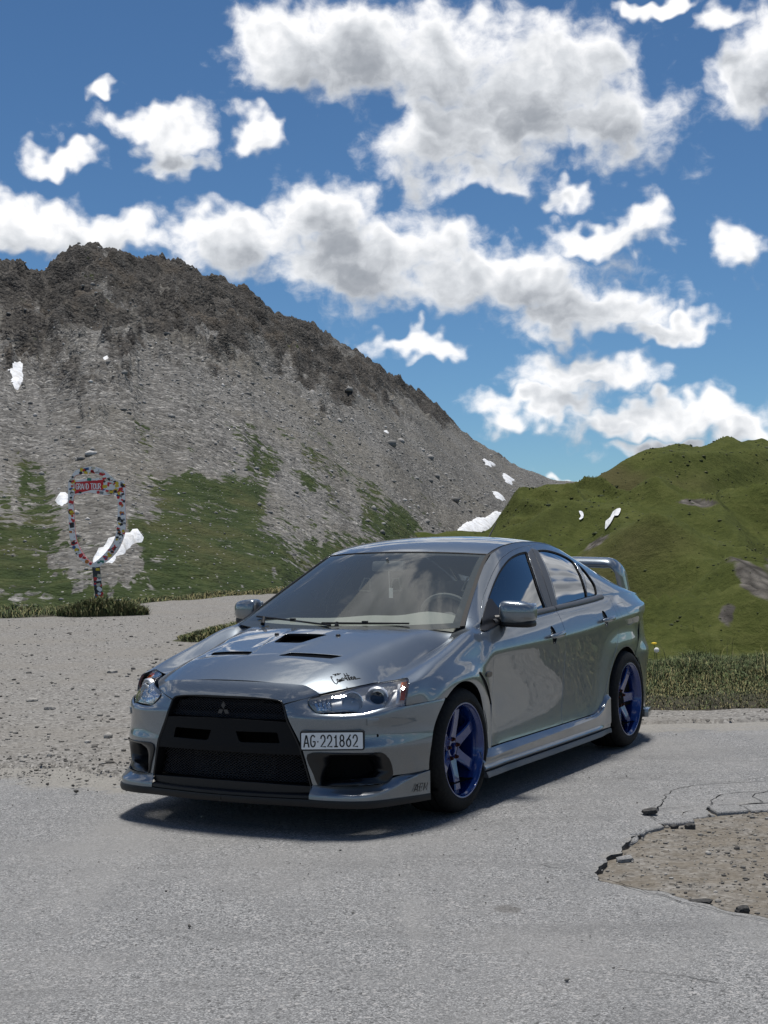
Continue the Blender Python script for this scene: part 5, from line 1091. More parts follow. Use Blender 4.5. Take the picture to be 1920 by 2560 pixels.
# ---- wheels
RIMR=.246; TYR=.327
def wheel(s,y,steer=0):
    w=empty('wheel',(s*.885,y,TYR),0,car)        # local +x is outwards after the flip for the far side
    if s<0: w.rotation_euler=(0,0,math.pi)
    X=lambda v: v
    # tyre
    prof=[(.222,-.245),(.236,-.250),(.262,-.256),(.295,-.252),(.314,-.236),(.3245,-.215),(.327,-.16),(.327,-.128),(.327,-.09),(.3245,-.035),(.314,-.010),(.297,.004),(.272,.010),(.2605,.0095),(.2585,.0065),(.2545,.007),(.2495,.004),(.244,-.004),(.236,-.010)]
    b=MB(); b.lathe(prof,96,'x'); ty=b.build('tyre','tyre',w,sharp=50)
    for h in (-.205,-.15,-.10,-.055):
        g=MB(); g.lathe([(.3274,h-.004),(.3277,h),(.3274,h+.004)],64,'x'); g.build('tread_groove','void_black',ty)
    # rim barrel with step lip
    b=MB(); b.lathe([(.2455,-.002),(.2475,.001),(.2468,.0045),(.243,.0052),(.239,.003),(.2365,-.006),(.2300,-.012),(.2255,-.020),(.2235,-.035),(.2195,-.045),(.2165,-.06),(.2155,-.20),(.235,-.235)],96,'x'); rim=b.build('rim','wheel_blue',w,sharp=40)
    # six slab spokes
    for k in range(6):
        a=R(60*k+(30 if y<1 else 0)); b=MB(); ca,sa=math.cos(a),math.sin(a)
        secs=[(.050,.040,-.062,.034),(.085,.034,-.056,.034),(.125,.0305,-.047,.033),(.165,.0300,-.040,.032),(.195,.0315,-.0365,.030),(.208,.033,-.0365,.030),(.219,.034,-.046,.026),(.2235,.034,-.060,.02)]
        G=[]
        for r_,hw,xf,th in secs:
            ring=[(-hw,xf-th),(-hw,xf-.006),(-hw+.006,xf),(-hw*.35,xf-.0006),(hw*.35,xf-.0006),(hw-.006,xf),(hw,xf-.006),(hw,xf-th)]
            G.append([(x_,r_*ca-t_*sa,r_*sa+t_*ca) for t_,x_ in ring])
        b.grid(G); b.build('spoke','wheel_blue',rim,sharp=28)
    b=MB(); b.lathe([(0,-.086),(.030,-.086),(.031,-.070),(.0335,-.066),(.052,-.064),(.066,-.066),(.072,-.075),(.074,-.10)],40,'x'); b.build('hub','wheel_blue',w,sharp=35)
    for k in range(5):
        a=R(72*k+20); c=(0,.0535*math.cos(a),.0535*math.sin(a)); b=MB(); b.lathe([(.0128,-.074),(.0128,-.062),(.0105,-.058)],18,'x',c); b.lathe([(.0088,-.066),(.0088,-.050),(.0072,-.047),(.0042,-.047),(.0042,-.055),(0,-.055)],6,'x',c); b.build('wheel_nut','nut_bronze',w,sharp=30)
    b=MB(); b.lathe([(.060,-.150),(.060,-.135),(.172,-.132),(.172,-.155)],48,'x'); b.build('brake_disc','brake_disc',w,sharp=30)
    b=MB(); q=-1 if y<1 else 1
    G=[]
    for a in np.linspace(-32,32,9):
        an=R(90+a if q>0 else -90+a) ; ca,sa=math.sin(an),math.cos(an); G.append([(x_,r_*ca,r_*sa) for r_,x_ in ((.105,-.115),(.110,-.100),(.18,-.098),(.188,-.108),(.188,-.17),(.105,-.17))])
    b.grid(G); b.build('brake_caliper','matt_black',w,sharp=30)
    return w
for s in (1,-1):
    for y in (0,2.65): wheel(s,y)
# ---- headlights
HLO=1 if HL.normal(np.array([4.]),np.array([2.]))[0,1]<0 else -1
hl_loop=crs(O['hl_all'],3,True)
def hlp(P,dep): 
    uv=HL.inv(P); return HL(uv[:,0],uv[:,1])+HL.normal(uv[:,0],uv[:,1])*HLO*dep
hls=(empty('headlight',parent=car),empty('headlight',parent=car))
def hpair(name,loop,mat,holes=(),**k): return pair(name,HL,loop,holes,mat,hls,outward=HLO,**k)
hpair('lens',uvloop(HL,hl_loop,.010,gap=.003),'lamp_glass',flange=0,sp=.014,lift=.0)
hpair('lens_edge',uvloop(HL,hl_loop,.008,gap=.0015),'gloss_black',[uvloop(HL,hl_loop,.008,gap=.0045)],flange=.003,sp=.02,lift=-.0015)
# bucket: the lens shape pushed in
def bucket():
    l=uvloop(HL,hl_loop,.012,gap=.0015); V2,F,idx=cdt([l],.02); u,v=V2[:,0]/HL.su,V2[:,1]/HL.sv; P=HL(u,v); N=HL.normal(u,v)*HLO; dd=segdist(l,V2); dep=.003+.034*sm(0,.022,dd)
    P=P-N*dep[:,None]-np.array((0,-1,0))*0; f0=np.array(F); fn=np.cross(P[f0[:,1]]-P[f0[:,0]],P[f0[:,2]]-P[f0[:,0]]); s=(fn*N[f0[:,0]]).sum(1)
    return P,[f if q>0 else f[::-1] for f,q in zip(F,s)]
P_,F_=bucket()
for m in (0,1): mesh('bucket',P_*np.array([-1 if m else 1,1,1]),[f[::-1] for f in F_] if m else F_,'lamp_bucket',hls[m],True,None,40)
def axis_parts(prof_list,c,dirv,names,mats,n=40):
    d=Vector(dirv).normalized(); q=d.to_track_quat('X','Z').to_matrix()
    for prof,nm,mt in zip(prof_list,names,mats):
        b=MB(); b.lathe(prof,n,'x'); b.v=[tuple(q@Vector(p)+Vector(c)) for p in b.v]
        for m in (0,1): (b.flipped() if m else b).build(nm,mt,hls[m],sharp=40)
pc=hlp(O['hl_proj'][:1],-.022)[0]; bc=hlp(O['hl_bulb'][:1],-.022)[0]; DV=(.42,-.905,.0)
axis_parts([[(.062,-.018),(.0585,.000),(.054,.004),(.050,.0),(.044,-.012),(.0415,-.014)],[(.0415,-.016),(.0410,-.004),(.038,.0),(.0345,-.002),(.0335,-.008)],[(0,.013),(.012,.0115),(.022,.007),(.029,.0),(.0335,-.009)]],pc,DV,['reflector_ring','projector_ring','projector_lens'],['chrome_soft','chrome','gloss_black'])
axis_parts([[(.052,.002),(.049,.004),(.046,-.004),(.036,-.022),(.018,-.036),(0,-.04)],[(0,.004),(.006,.003),(.0065,-.03)]],bc,DV,['reflector_bowl','bulb'],['chrome','white_lens'])
ramp=lambda a,b,n=8: [a+(b-a)*t for t in np.linspace(0,1,n)]
def qpatch(name,key,dep,mat,n=8,rip=0):
    a,b,c,d=[O[key][i] for i in range(4)]; G=[]
    for s in np.linspace(0,1,n):
        e=a+(b-a)*s; f=d+(c-d)*s; G.append([e+(f-e)*t for t in np.linspace(0,1,n)])
    G=np.array(G); sh_=G.shape; Q=hlp(G.reshape(-1,3),dep).reshape(sh_)
    if rip: Q[1::2]+=np.array((.0,-.006,0))*rip
    for m in (0,1):
        b_=MB(); b_.grid(Q,flip=True); (b_.flipped() if m else b_).build(name,mat,hls[m],sharp=20)
qpatch('turn_reflector','hl_turn',-.014,'chrome',10,1)
qpatch('amber_reflector','hl_amber',-.003,'amber',8)
qpatch('light_strip','hl_white',-.004,'white_lens',6)
top=np.array([[.690,-.52,.712],[.745,-.475,.722],[.752,-.56,.66],[.74,-.60,.62]])
O['hl_top']=top; qpatch('side_reflector','hl_top',-.016,'chrome',7,1)
# ---- mirrors
def superq(c,a,e1,e2,n=28,m=18,zcut=None):
    f=lambda w,e: math.copysign(abs(w)**e,w); G=[]
    for i in range(n):
        u=-math.pi+2*math.pi*i/n; G.append([(c[0]+a[0]*f(math.cos(v),e1)*f(math.cos(u),e2),c[1]+a[1]*f(math.cos(v),e1)*f(math.sin(u),e2),c[2]+a[2]*f(math.sin(v),e1)) for v in np.linspace(-math.pi/2,math.pi/2,m)])
    return G
def mirror_parts(m):
    r=empty('wing_mirror',parent=car)
    # shell: rounded box, narrower outside, front domed
    G=np.array(superq((0,0,0),(.095,.075,.063),.42,.55,36,22)); 
    x=G[...,0]/.095; z=G[...,2]/.063; y=G[...,1]/.075
    G[...,2]*=1-.16*np.clip(x,0,1)**2; G[...,2]+=-.010*np.clip(x,-1,1)*np.clip(z,0,1)
    G[...,1]*=np.where(y<0,1-.30*np.clip(x,0,1)**2-.12*np.abs(z)**2,.75)
    G[...,1]+=.022*x
    c=np.array((.910,.700,1.010)); G=G+c
    b=MB(); b.grid(G,flip=True,closeu=True); (b.flipped() if m else b).build('mirror_shell','paint',r,sharp=None)
    H=np.array(superq((0,0,0),(.090,.066,.024),.5,.55,32,14)); H[...,1]*=.95; H[...,1]+=.022*H[...,0]/.090; H[...,2]-=.004*H[...,0]/.090; H=H+c+np.array((-.004,.004,-.060))
    b=MB(); b.grid(H,flip=True,closeu=True); (b.flipped() if m else b).build('mirror_base','satin_black',r)
    b=MB(); b.tube([(.785,.66,.968),(.815,.67,.972),(.86,.69,.980)],[.030,.026,.022],12); (b.flipped() if m else b).build('mirror_arm','satin_black',r)
    b=MB(); b.box((.915,.764,1.012),(.155,.006,.095),None,.003); (b.flipped() if m else b).build('mirror_glass','chrome',r)
for m in (0,1): mirror_parts(m)
pair('mirror_sail',SIDE,L(crs(sail,3,True),gap=.001,ds=.008),mat='satin_black',parents=drF,lift=.006,flange=.008,outward=OUTW,sp=.02)
# ---- door handles
def handle(key,pa,y0,y1,zc,ym,zt,zb):
    for m in (0,1):
        n_=16; th=np.linspace(0,2*math.pi,24,endpoint=False); zz=(zt+zb)/2; hh=(zt-zb)/2
        # cup: ellipse sunk into the door
        def sp3(y,z):
            return TS(y,z)
        G=[]
        for rr_,dp in ((1.03,-.003),(.95,-.010),(.75,-.020),(.4,-.027),(0.02,-.028)):
            G.append([sp3(ym+.042*rr_*math.cos(t),zz+hh*rr_*math.sin(t))+np.array((dp,0,0)) for t in th])
        b=MB(); b.grid(np.transpose(np.array(G),(1,0,2)),closeu=True); (b.flipped() if m else b).build('handle_cup','lamp_black',pa[m])
        pts=[];rad=[]
        for t in np.linspace(0,1,15):
            y=y0+(y1-y0)*t; z=zc+.012*(t-.5); p=sp3(y,z); lift=.010+.026*math.sin(math.pi*min(1,max(0,t*.96+.02)))**.5
            pts.append((p[0]+lift,y,z)); rad.append(.0155*(.72+.28*math.sin(math.pi*t)) if 0<t<1 else .006)
        b=MB(); b.tube(pts,rad,14); b.v=[(x,y,zc+(z-zc)*1.05) for x,y,z in b.v]; (b.flipped() if m else b).build('door_handle','paint',pa[m],sharp=60)
handle('handleF',drF,1.225,1.45,.845,1.325,.895,.787); handle('handleR',drR,2.155,2.372,.89,2.255,.943,.842)
# ---- wing
def wing():
    path=[]; H=1.243; W=.630
    for z in np.linspace(1.035,H-.075,6): path.append((W+.012*(H-z)/.2*1.0,z,0))
    for a in np.linspace(0,90,7)[1:]: path.append((W-.075+.075*math.cos(R(a)),H-.075+.075*math.sin(R(a)),a))
    for x in np.linspace(W-.075,0,9)[1:]: path.append((x,H+.012*(1-(x/(W-.075))**2),90))
    return path
def wing_mesh():
    path=wing(); G=[]
    for k,(x,z,a) in enumerate(path):
        n=np.array((math.cos(R(a)),0,math.sin(R(a)))); t=a/90
        lean=-(z-1.035)*.40; y0=3.185+lean; ch=.235-.045*t; th=.024+.016*t
        sec=[]
        for i in range(18):
            q=2*math.pi*i/18; cy=.5*math.cos(q); ct=.5*math.sin(q)*(1-.55*max(0,math.cos(q))); sec.append((cy,ct))
        G.append([np.array((x,y0+ch*.5+cy*ch,z+(0 if a<45 else .0)))+n*(ct*th*2 if a>0 else ct*th*2)+np.array((0,0,.022*cy*t)) for cy,ct in sec])
    b=MB(); b.grid(np.array(G)); bb=MB(); Gt=np.array(G); b=MB(); b.grid(np.transpose(Gt,(1,0,2)),closeu=True,flip=True); b.mirror(); return b
wing_mesh().build('rear_wing','paint',car,sharp=60)
# ---- wipers
def wiper(a,mid,tip,base):
    r=empty('wiper',parent=car); b=MB(); b.tube([base,mid],[.013,.009],8); b.build('wiper_arm','satin_black',r); b=MB(); b.tube([a,tip],[.0065,.0055],6); b.box(tuple((np.array(a)*.5+np.array(tip)*.5)+np.array((0,0,.006))),(.03,.02,.014)); b.build('wiper_blade','satin_black',r)
def wsp(x,v,d=.012):
    uv=WS.inv(np.array([(abs(x),0,0)]),(0,))[0]; 
    us=np.linspace(0,WS.nu-1,200); p=WS(us,np.full(200,v)); k=np.argmin(np.abs(p[:,0]-abs(x))); q=p[k]+np.array((0,-.3,.95))*d; q[0]*=(1 if x>=0 else -1); return tuple(q)
wiper(wsp(-.60,1.25),wsp(-.50,.95,.03),wsp(.02,.80),(-.48,.20,.955)); wiper(wsp(-.05,.98),wsp(.06,.85,.028),wsp(.46,.85),(.06,.12,.955))
# ---- antenna
b=MB(); b.tube([(0,2.26,1.385),(0,2.30,1.412)],[.022,.014],10); b.tube([(0,2.29,1.40),(0,2.47,1.54)],[.006,.004],6); b.build('antenna','satin_black',car)
# ---- plate
def plate():
    A_,B_=O['plate'][0],O['plate'][1]; d=B_-A_; d[2]=0; d/=np.linalg.norm(d); c=(A_+B_)/2; c[2]=.464; n=np.array((d[1],-d[0],0)); up=np.array((0,0,1.0)); c=c+n*.030
    mtx=Matrix(((d[0],up[0],n[0],c[0]),(d[1],up[1],n[1],c[1]),(d[2],up[2],n[2],c[2]),(0,0,0,1)))
    r=empty('number_plate',parent=car)
    def rrect(w,h,q,k=5):
        P=[]
        for sx,sy,a0 in ((1,1,0),(-1,1,90),(-1,-1,180),(1,-1,270)):
            for a in np.linspace(a0,a0+90,k): P.append((sx*(w/2-q)+q*math.cos(R(a)),sy*(h/2-q)+q*math.sin(R(a))))
        return P
    b=MB(); b.prism(rrect(.314,.094,.010),.036,mtx@Matrix.Translation((0,0,-.032)),.01); b.build('plate_frame','satin_black',r,sharp=30)
    b=MB(); b.prism(rrect(.297,.079,.005),.0012,mtx@Matrix.Translation((0,0,.0042))); b.build('plate','plate_white',r,sharp=30)
    return r,mtx
plr,plm=plate()
# ---- lettering as stroked lines (arcs and bars drawn by hand)
def arcp(cx,cy,rx,ry,a0,a1,n=10): return [(cx+rx*math.cos(R(a)),cy+ry*math.sin(R(a))) for a in np.linspace(a0,a1,n)]
GLY={'A':[[(0,0),(.36,1),(.44,1),(.8,0)],[(.16,.32),(.64,.32)]],
'G':[arcp(.4,.62,.36,.38,40,180,8)+arcp(.4,.36,.36,.36,180,360,10)+[(.76,.45),(.46,.45)]],
'1':[[(.12,.78),(.36,1),(.36,0)],[(.12,0),(.6,0)]],
'2':[arcp(.38,.68,.34,.32,170,-35,10)+[(.04,0),(.76,0)]],
'6':[[(.66,1),(.2,.56)]+arcp(.38,.33,.34,.33,150,510,20)],
'8':[arcp(.38,.75,.28,.25,0,360,16),arcp(.38,.27,.34,.27,0,360,18)],
'.':[[(.1,.44),(.14,.44)]],' ':[],
'E':[[(.7,1),(.05,1),(.05,0),(.7,0)],[(.05,.52),(.55,.52)]],
'M':[[(0,0),(.05,1),(.45,.25),(.85,1),(.9,0)]],
'R':[[(.05,0),(.05,1)],[(.05,1)]+arcp(.38,.75,.3,.25,90,-90,8)+[(.05,.5)],[(.3,.5),(.75,0)]],
'N':[[(.05,0),(.05,1),(.75,0),(.75,1)]],'D':[[(.05,0),(.05,1)],[(.05,1),(.25,1)]+arcp(.25,.5,.48,.5,90,-90,10)+[(.05,0)]],
'T':[[(0,1),(.8,1)],[(.4,1),(.4,0)]],'O':[arcp(.4,.5,.37,.5,0,360,20)],'U':[[(.05,1),(.05,.35)]+arcp(.4,.35,.35,.35,180,360,10)+[(.75,1)]],
'P':[[(.05,0),(.05,1)],[(.05,1)]+arcp(.38,.75,.3,.25,90,-90,8)+[(.05,.5)]],'Z':[[(.05,1),(.75,1),(.05,0),(.75,0)]]}
def stroke2(pts,w,h=0.0006):
    """flat band along a 2D polyline, lifted by h: returns verts, faces"""
    P=np.array(pts,float); 
    if len(P)<2: return [],[]
    t=np.gradient(P,axis=0); t/=np.linalg.norm(t,axis=1)[:,None]+1e-9; n=np.stack([-t[:,1],t[:,0]],1); A=P+n*w/2; B=P-n*w/2
    A[0]-=t[0]*w*.35; B[0]-=t[0]*w*.35; A[-1]+=t[-1]*w*.35; B[-1]+=t[-1]*w*.35
    V=[]; F=[]
    for a,b_ in zip(A,B): V+=[(a[0],a[1],h),(b_[0],b_[1],h),(a[0],a[1],0),(b_[0],b_[1],0)]
    for i in range(len(P)-1): k=4*i; F+=[(k,k+1,k+5,k+4),(k,k+4,k+6,k+2),(k+1,k+3,k+7,k+5)]
    return V,F
def lettering(name,chars,x0,y0,size,gap,w,mtx,mat,parent,wide=.72,widths={},slant=0.0,fn=None):
    """chars on a line; mtx maps (x right, y up, z out); fn maps 2D to 3D instead"""
    x=x0; obs=[]
    for ch in chars:
        b=MB()
        for st in GLY.get(ch,[]):
            pts=[(x+(p[0]+slant*p[1])*size*wide,y0+p[1]*size) for p in st]; V,F=stroke2(pts,w); 
            V=[fn(*v) if fn else tuple(mtx@Vector(v)) for v in V]; b.add(V,F)
        if b.v: obs.append(b.build(name,mat,parent,smooth=False))
        x+=size*wide*widths.get(ch,.8)+gap
    return obs
PM=plm@Matrix.Translation((0,0,.0055))
lettering('plate_character','AG.221862',-.136,-.0275,.055,.0085,.0068,PM,'ink',plr,.53,{'1':.68,'.':.30})
# emblem badges on the plate side and AEM on the lip
def lip_fn(x,y,z):
    # along the lip side face: x from wheel forwards
    i=np.interp(x,[0,1],[0,1]); yy=-.505+x; P=np.array(t); xx=np.interp(yy,P[:,1],P[:,0]); zt=np.interp(yy,P[:,1],P[:,2]); zb=np.interp(yy,P[:,1],P[:,3]); f=(zt-y)/(zt-zb)
    i_=np.interp(yy,np.array(inn)[:,1],np.array(inn)[:,0]); d=(i_-xx)
    return (xx+.0065+z*2,yy-.004,y)
lettering('lip_decal','AEM',-.018,.188,.036,.010,.0026,None,'void_black',car,.75,{'M':.95},.45,fn=lip_fn)
# handwritten decal on the hood
dec=[[(.13,.9),(.06,1.0),(0,.7),(-.02,.35),(.08,.2),(.22,.35)],[(.27,.5),(.33,.62),(.38,.45),(.32,.3),(.26,.45)],[(.42,.3),(.47,.55),(.53,.3),(.56,.55),(.6,.35)],[(.66,.6),(.58,-.35)],[(.66,.6),(.76,.6),(.72,.35),(.64,.38)],[(.84,.45),(.9,.62),(.95,.42),(.98,.3)],[(1.05,1.0),(.98,.3)],[(.96,.75),(1.12,.78)],[(1.12,.58),(1.1,.3)],[(1.24,1.0),(1.17,.3)],[(1.14,.72),(1.32,.75)],[(1.3,.58),(1.28,.3)],[(1.4,.6),(1.34,.45),(1.4,.3),(1.48,.45),(1.4,.6)],[(1.54,.3),(1.57,.58),(1.64,.55),(1.63,.32),(1.75,.36),(1.95,.38)],[(.3,1.15),(.42,1.1),(.36,.95)],[(.48,1.15),(.46,.98)],[(.55,1.12),(.62,1.1),(.58,.98)],[(.68,1.15),(.68,1.0)],[(.74,1.05),(.84,1.1)]]
DA=np.array(O['decal'][0]); DB=np.array(O['decal'][1]); du=(DB-DA); Ln=np.linalg.norm(du); du/=Ln
b=MB()
for st in dec:
    s=Ln/1.75; P=crs(np.array(st),3) if len(st)>2 else np.array(st); V,F=stroke2([(p[0]*s,p[1]*s*.95) for p in P],.0048,.0004)
    W=[]
    for x,y,z in V:
        q=DA+du*x; nx=np.array((-du[1],du[0])); xy=(q[0]+nx[0]*(y-.02),q[1]+nx[1]*(y-.02)); W.append(hp(xy[0],xy[1],.0006+z))
    b.add(W,F)
b.build('hood_decal','void_black',hd,smooth=False)
# small details on the bumper: washer cover, tow plug
for m in (0,1):
    c=O['washer'].mean(0); uv=FRONT.inv(c[None])[0]; n=FRONT.normal(uv[:1],uv[1:])[0]*FO; tt=np.array((-n[1],n[0],0)); tt/=np.linalg.norm(tt); up=np.cross(n,tt)*-1
    Mx=Matrix(((tt[0],up[0],n[0]),(tt[1],up[1],n[1]),(tt[2],up[2],n[2])))
    b=MB(); b.box(tuple(c+n*.002),(.062,.034,.010),Mx,.004); (b.flipped() if m else b).build('washer_cover','paint',car,sharp=50)
c=O['sensor'][0]; b=MB(); b.lathe([(0,-.003),(.007,-.003),(.008,0)],16,'y',tuple(c)); b.build('tow_plug','void_black',car)
# side marker and gill mesh
pair('side_marker',SIDE,mark,mat='lamp_black',parents=fen,lift=.005,flange=.008,outward=OUTW,sp=.01)
pair('gill_mesh',SIDE,offset2(gill,-.004),mat='matt_black',parents=fen,lift=-.010,flange=0,outward=OUTW,sp=.012)
# ---- interior
it=empty('interior',parent=car)
b=MB(); b.box((0,1.5,.60),(1.44,2.5,.5),None,.1); b.build('cabin_floor','dash_dark',it)
G=[]
for x in np.linspace(-.70,.70,29):
    hump=.045*math.exp(-((x-.36)/.17)**2)+.02*math.exp(-((x)/.2)**2); G.append([(x,.22,.915-.05*(x/.7)**2),(x,.45,.955),(x,.68,.965+hump),(x,.78,.955+hump),(x,.82,.90),(x,.84,.70)])
b=MB(); b.grid(G); b.build('dashboard','dash_dark',it,sharp=None)
b=MB(); b.lathe([(.186+.014*math.cos(a),.014*math.sin(a)) for a in np.linspace(0,2*math.pi,10)],40,'y'); b.box((0,.0,0),(.34,.02,.035)); b.box((0,0,-.08),(.04,.02,.16)); b.lathe([(0,-.03),(.06,-.025),(.07,.01),(0,.02)],20,'y')
q=Matrix.Rotation(R(24),3,'X'); b.v=[tuple(q@Vector(p)+Vector((.37,.93,.93))) for p in b.v]; b.build('steering_wheel','seat_dark',it)
def seat(x,y):
    s=empty('seat',parent=it); b=MB(); b.box((x,y,.62),(.50,.50,.14),None,.06); b.build('seat_cushion','seat_dark',s,sharp=60)
    G=[]
    for z,w,dy in ((.64,.25,0),(.8,.255,.05),(1.0,.25,.10),(1.10,.20,.13),(1.20,.135,.155),(1.255,.10,.17)):
        G.append([(x+w*math.cos(a)*(1 if abs(math.cos(a))<.99 else 1),y+.22+dy+.055*math.sin(a),z) for a in np.linspace(0,2*math.pi,17)[:-1]])
    G.append([(x,y+.40,1.262)]*16)
    b=MB(); Gt=np.transpose(np.array(G),(1,0,2)); b.grid(Gt,closeu=True); b.build('seat_back','seat_dark',s,sharp=None)
    for sx in (1,-1):
        P=[(x+sx*.075,y+.255,1.10),(x+sx*.155,y+.250,1.105),(x+sx*.125,y+.275,1.185),(x+sx*.085,y+.275,1.18)]; b=MB(); b.tube(P+[P[0],P[1]],.006,6); b.build('harness_guide','seat_trim',s)
for x in (.37,-.37): seat(x,1.18)
b=MB(); b.box((0,2.15,.72),(1.25,.5,.2),None,.06); b.box((0,2.42,.93),(1.25,.14,.42),Matrix.Rotation(R(-18),3,'X'),.05); b.build('rear_bench','seat_dark',it)
b=MB(); b.tube([(-.62,1.75,.5),(-.60,1.74,1.05),(-.5,1.73,1.30),(0,1.72,1.35),(.5,1.73,1.30),(.60,1.74,1.05),(.62,1.75,.5)],.02,8); b.build('roll_hoop','seat_trim',it)
b=MB(); b.box((0,.86,1.272),(.22,.03,.062),Matrix.Rotation(R(-15),3,'X'),.02); b.tube([(0,.86,1.28),(0,.84,1.32)],.008,6); b.build('inside_mirror','seat_dark',it)
b=MB(); b.tube([(.0,.86,1.25),(.004,.862,1.09)],.0018,5); b.box((.012,.862,1.11),(.028,.006,.06),None,.003); b.build('hanging_charm','white_lens',it)
b=MB(); U,V=np.meshgrid(np.linspace(0,ROOF.nu-1.2,12),np.linspace(.1,ROOF.nv-1.1,16),indexing='ij'); p=ROOF(U,V); p[...,2]-=.03; b.grid(p); b.mirror(); b.build('headliner','dash_dark',it)
# ------------------------------------------------------------------ turf edges and grass blades
def bank(name,xs,front,back,hz,kind='structure'):
    ts=np.linspace(0,1,14); G=[];gr=[]
    for x in xs:
        f=front(x); bk=back(x); row=[];g_=[]
        for t in ts:
            y=f+(bk-f)*t; z=-.03+hz(x)*(smst(0,.10,t)*.75+.25*smst(.1,.6,t))-smst(.62,1,t)*2.2+.03*float(P1(x*2.1,y*2.1)); row.append((x,y+.05*float(P2(x*3,t*2)),z)); g_.append(float(smst(.03,.13,t)))
        G.append(row); gr.append(g_)
    o=gridmesh(name,np.array(G),'soil'); attr(o,'green',np.array(gr)); tag(o,kind='structure'); return np.array(G)
def blades(name,pts,h,mat,seed,lean=.5,w=.006,label=None,parent=None):
    g=np.random.default_rng(seed); n=len(pts); a=g.uniform(0,6.28,n); dx=np.stack([np.cos(a),np.sin(a),np.zeros(n)],1); b=g.uniform(0,6.28,n); ln=np.stack([np.cos(b),np.sin(b),np.zeros(n)],1)*(g.random(n)**1.0*lean*h)[:,None]
    up=np.stack([np.zeros(n),np.zeros(n),h],1); ww=(w*g.uniform(.6,1.4,n))[:,None]
    V=np.stack([pts-dx*ww,pts+dx*ww,pts+ln*.35+up*.55+dx*ww*.75,pts+ln*.35+up*.55-dx*ww*.75,pts+ln+up*(.95-.25*lean)],1).reshape(-1,3); k=np.arange(n)[:,None]*5
    F4=(k+np.array([0,1,2,3])).astype(int); F3=(k+np.array([3,2,4])).astype(int)
    me=bpy.data.meshes.new(name); me.vertices.add(5*n); me.vertices.foreach_set('co',V.reshape(-1).astype(np.float32)); me.loops.add(7*n); me.loops.foreach_set('vertex_index',np.concatenate([F4.reshape(-1),F3.reshape(-1)])); me.polygons.add(2*n); me.polygons.foreach_set('loop_start',np.concatenate([np.arange(n)*4,4*n+np.arange(n)*3])); me.polygons.foreach_set('loop_total',np.concatenate([np.full(n,4),np.full(n,3)])); me.update(calc_edges=True); me.materials.append(MAT[mat])
    o=link(bpy.data.objects.new(name,me),parent)
    if label: tag(o,label,'grass',kind='stuff')
    return o
g=np.random.default_rng(21)
# right bank beside the car
xr=np.linspace(1.2,9,80); fr_=lambda x: 12.0+.10*float(P1(x*1.3,.4))+.04*(x-2); bk_=lambda x: 15.6; hz_=lambda x: .20+.05*float(P2(x*.9,3.1))
GB=bank('turf_bank',xr,fr_,bk_,hz_)
def on(GBk,x,t):
    i=np.clip((x-GBk[0,0,0])/(GBk[-1,0,0]-GBk[0,0,0])*(len(GBk)-1),0,len(GBk)-1.001); j=np.clip(t*(GBk.shape[1]-1),0,GBk.shape[1]-1.001); a=i.astype(int); b=j.astype(int); u=(i-a)[:,None]; v=(j-b)[:,None]
    return GBk[a,b]*(1-u)*(1-v)+GBk[a+1,b]*u*(1-v)+GBk[a,b+1]*(1-u)*v+GBk[a+1,b+1]*u*v
n=70000; x=g.uniform(1.3,6.2,n); t=g.uniform(.02,.72,n); p=on(GB,x,t); cl=P1.fbm(x*1.4,t*5,3); h=(.022+.10*smst(.12,.45,t)+.08*g.random(n)*smst(.0,.4,t)+.10*np.clip(cl,0,1)*smst(.2,.5,t))*(1+.5*cl)
h=np.clip(h,.02,.32); dry=g.random(n)<np.interp(t,[0,.22,.4,.7],[.6,.55,.2,.12])
blades('grass',p[~dry],h[~dry],'grass_green',22,1.3,.0032,'long green grass on the bank to the right of the car')
blades('grass',p[dry],h[dry],'grass_dry',23,1.5,.003,'short yellowish grass along the front of the right bank')
n=420; x=g.uniform(1.3,6.2,n); t=g.uniform(.25,.7,n); p=on(GB,x,t); blades('grass',p,.16+.24*g.random(n)**2,'grass_dry',26,.6,.003,'sparse tall dry stalks standing out of the right bank')
n=1500; x=np.repeat(g.uniform(1.4,6,75),20)+g.normal(0,.03,n); t=np.clip(np.repeat(g.uniform(.25,.65,75),20)+g.normal(0,.012,n),.2,.7); p=on(GB,x,t); blades('grass',p,.05+.09*g.random(n),'grass_green',27,1.9,.011,'broad leaved weeds in clumps on the right bank')
# far left edge of the plateau
xl=np.linspace(-16,-1.5,110); fl_=lambda x: float(np.interp(x,[-16,-9,-7.7,-6.6,-6.1,-4.9,-3.8,-3.2,-1.5],[29.0,29.2,29.8,30.3,33.6,36.3,38.6,40.4,41]))+.3*float(P1(x*1.1,2.2)); GL=bank('turf_edge',xl,fl_,lambda x: fl_(x)+5.0,lambda x:.07+.05*float(P2(x,1.1)))
n=26000; x=g.uniform(-14,-1.6,n); t=g.uniform(.03,.8,n); p=on(GL,x,t); h=(.05+.13*g.random(n)**1.6)*(1+.6*P1(x*1.2,t*4))
dry=g.random(n)<np.interp(x,[-9,-6,-4,-2],[.35,.4,.85,.9])
blades('grass',p[~dry],h[~dry],'grass_green',24,1.2,.008,'green grass along the far left edge of the gravel'); blades('grass',p[dry],h[dry]*1.15,'grass_dry',25,1.2,.008,'dry yellow grass along the far edge of the gravel behind the car')
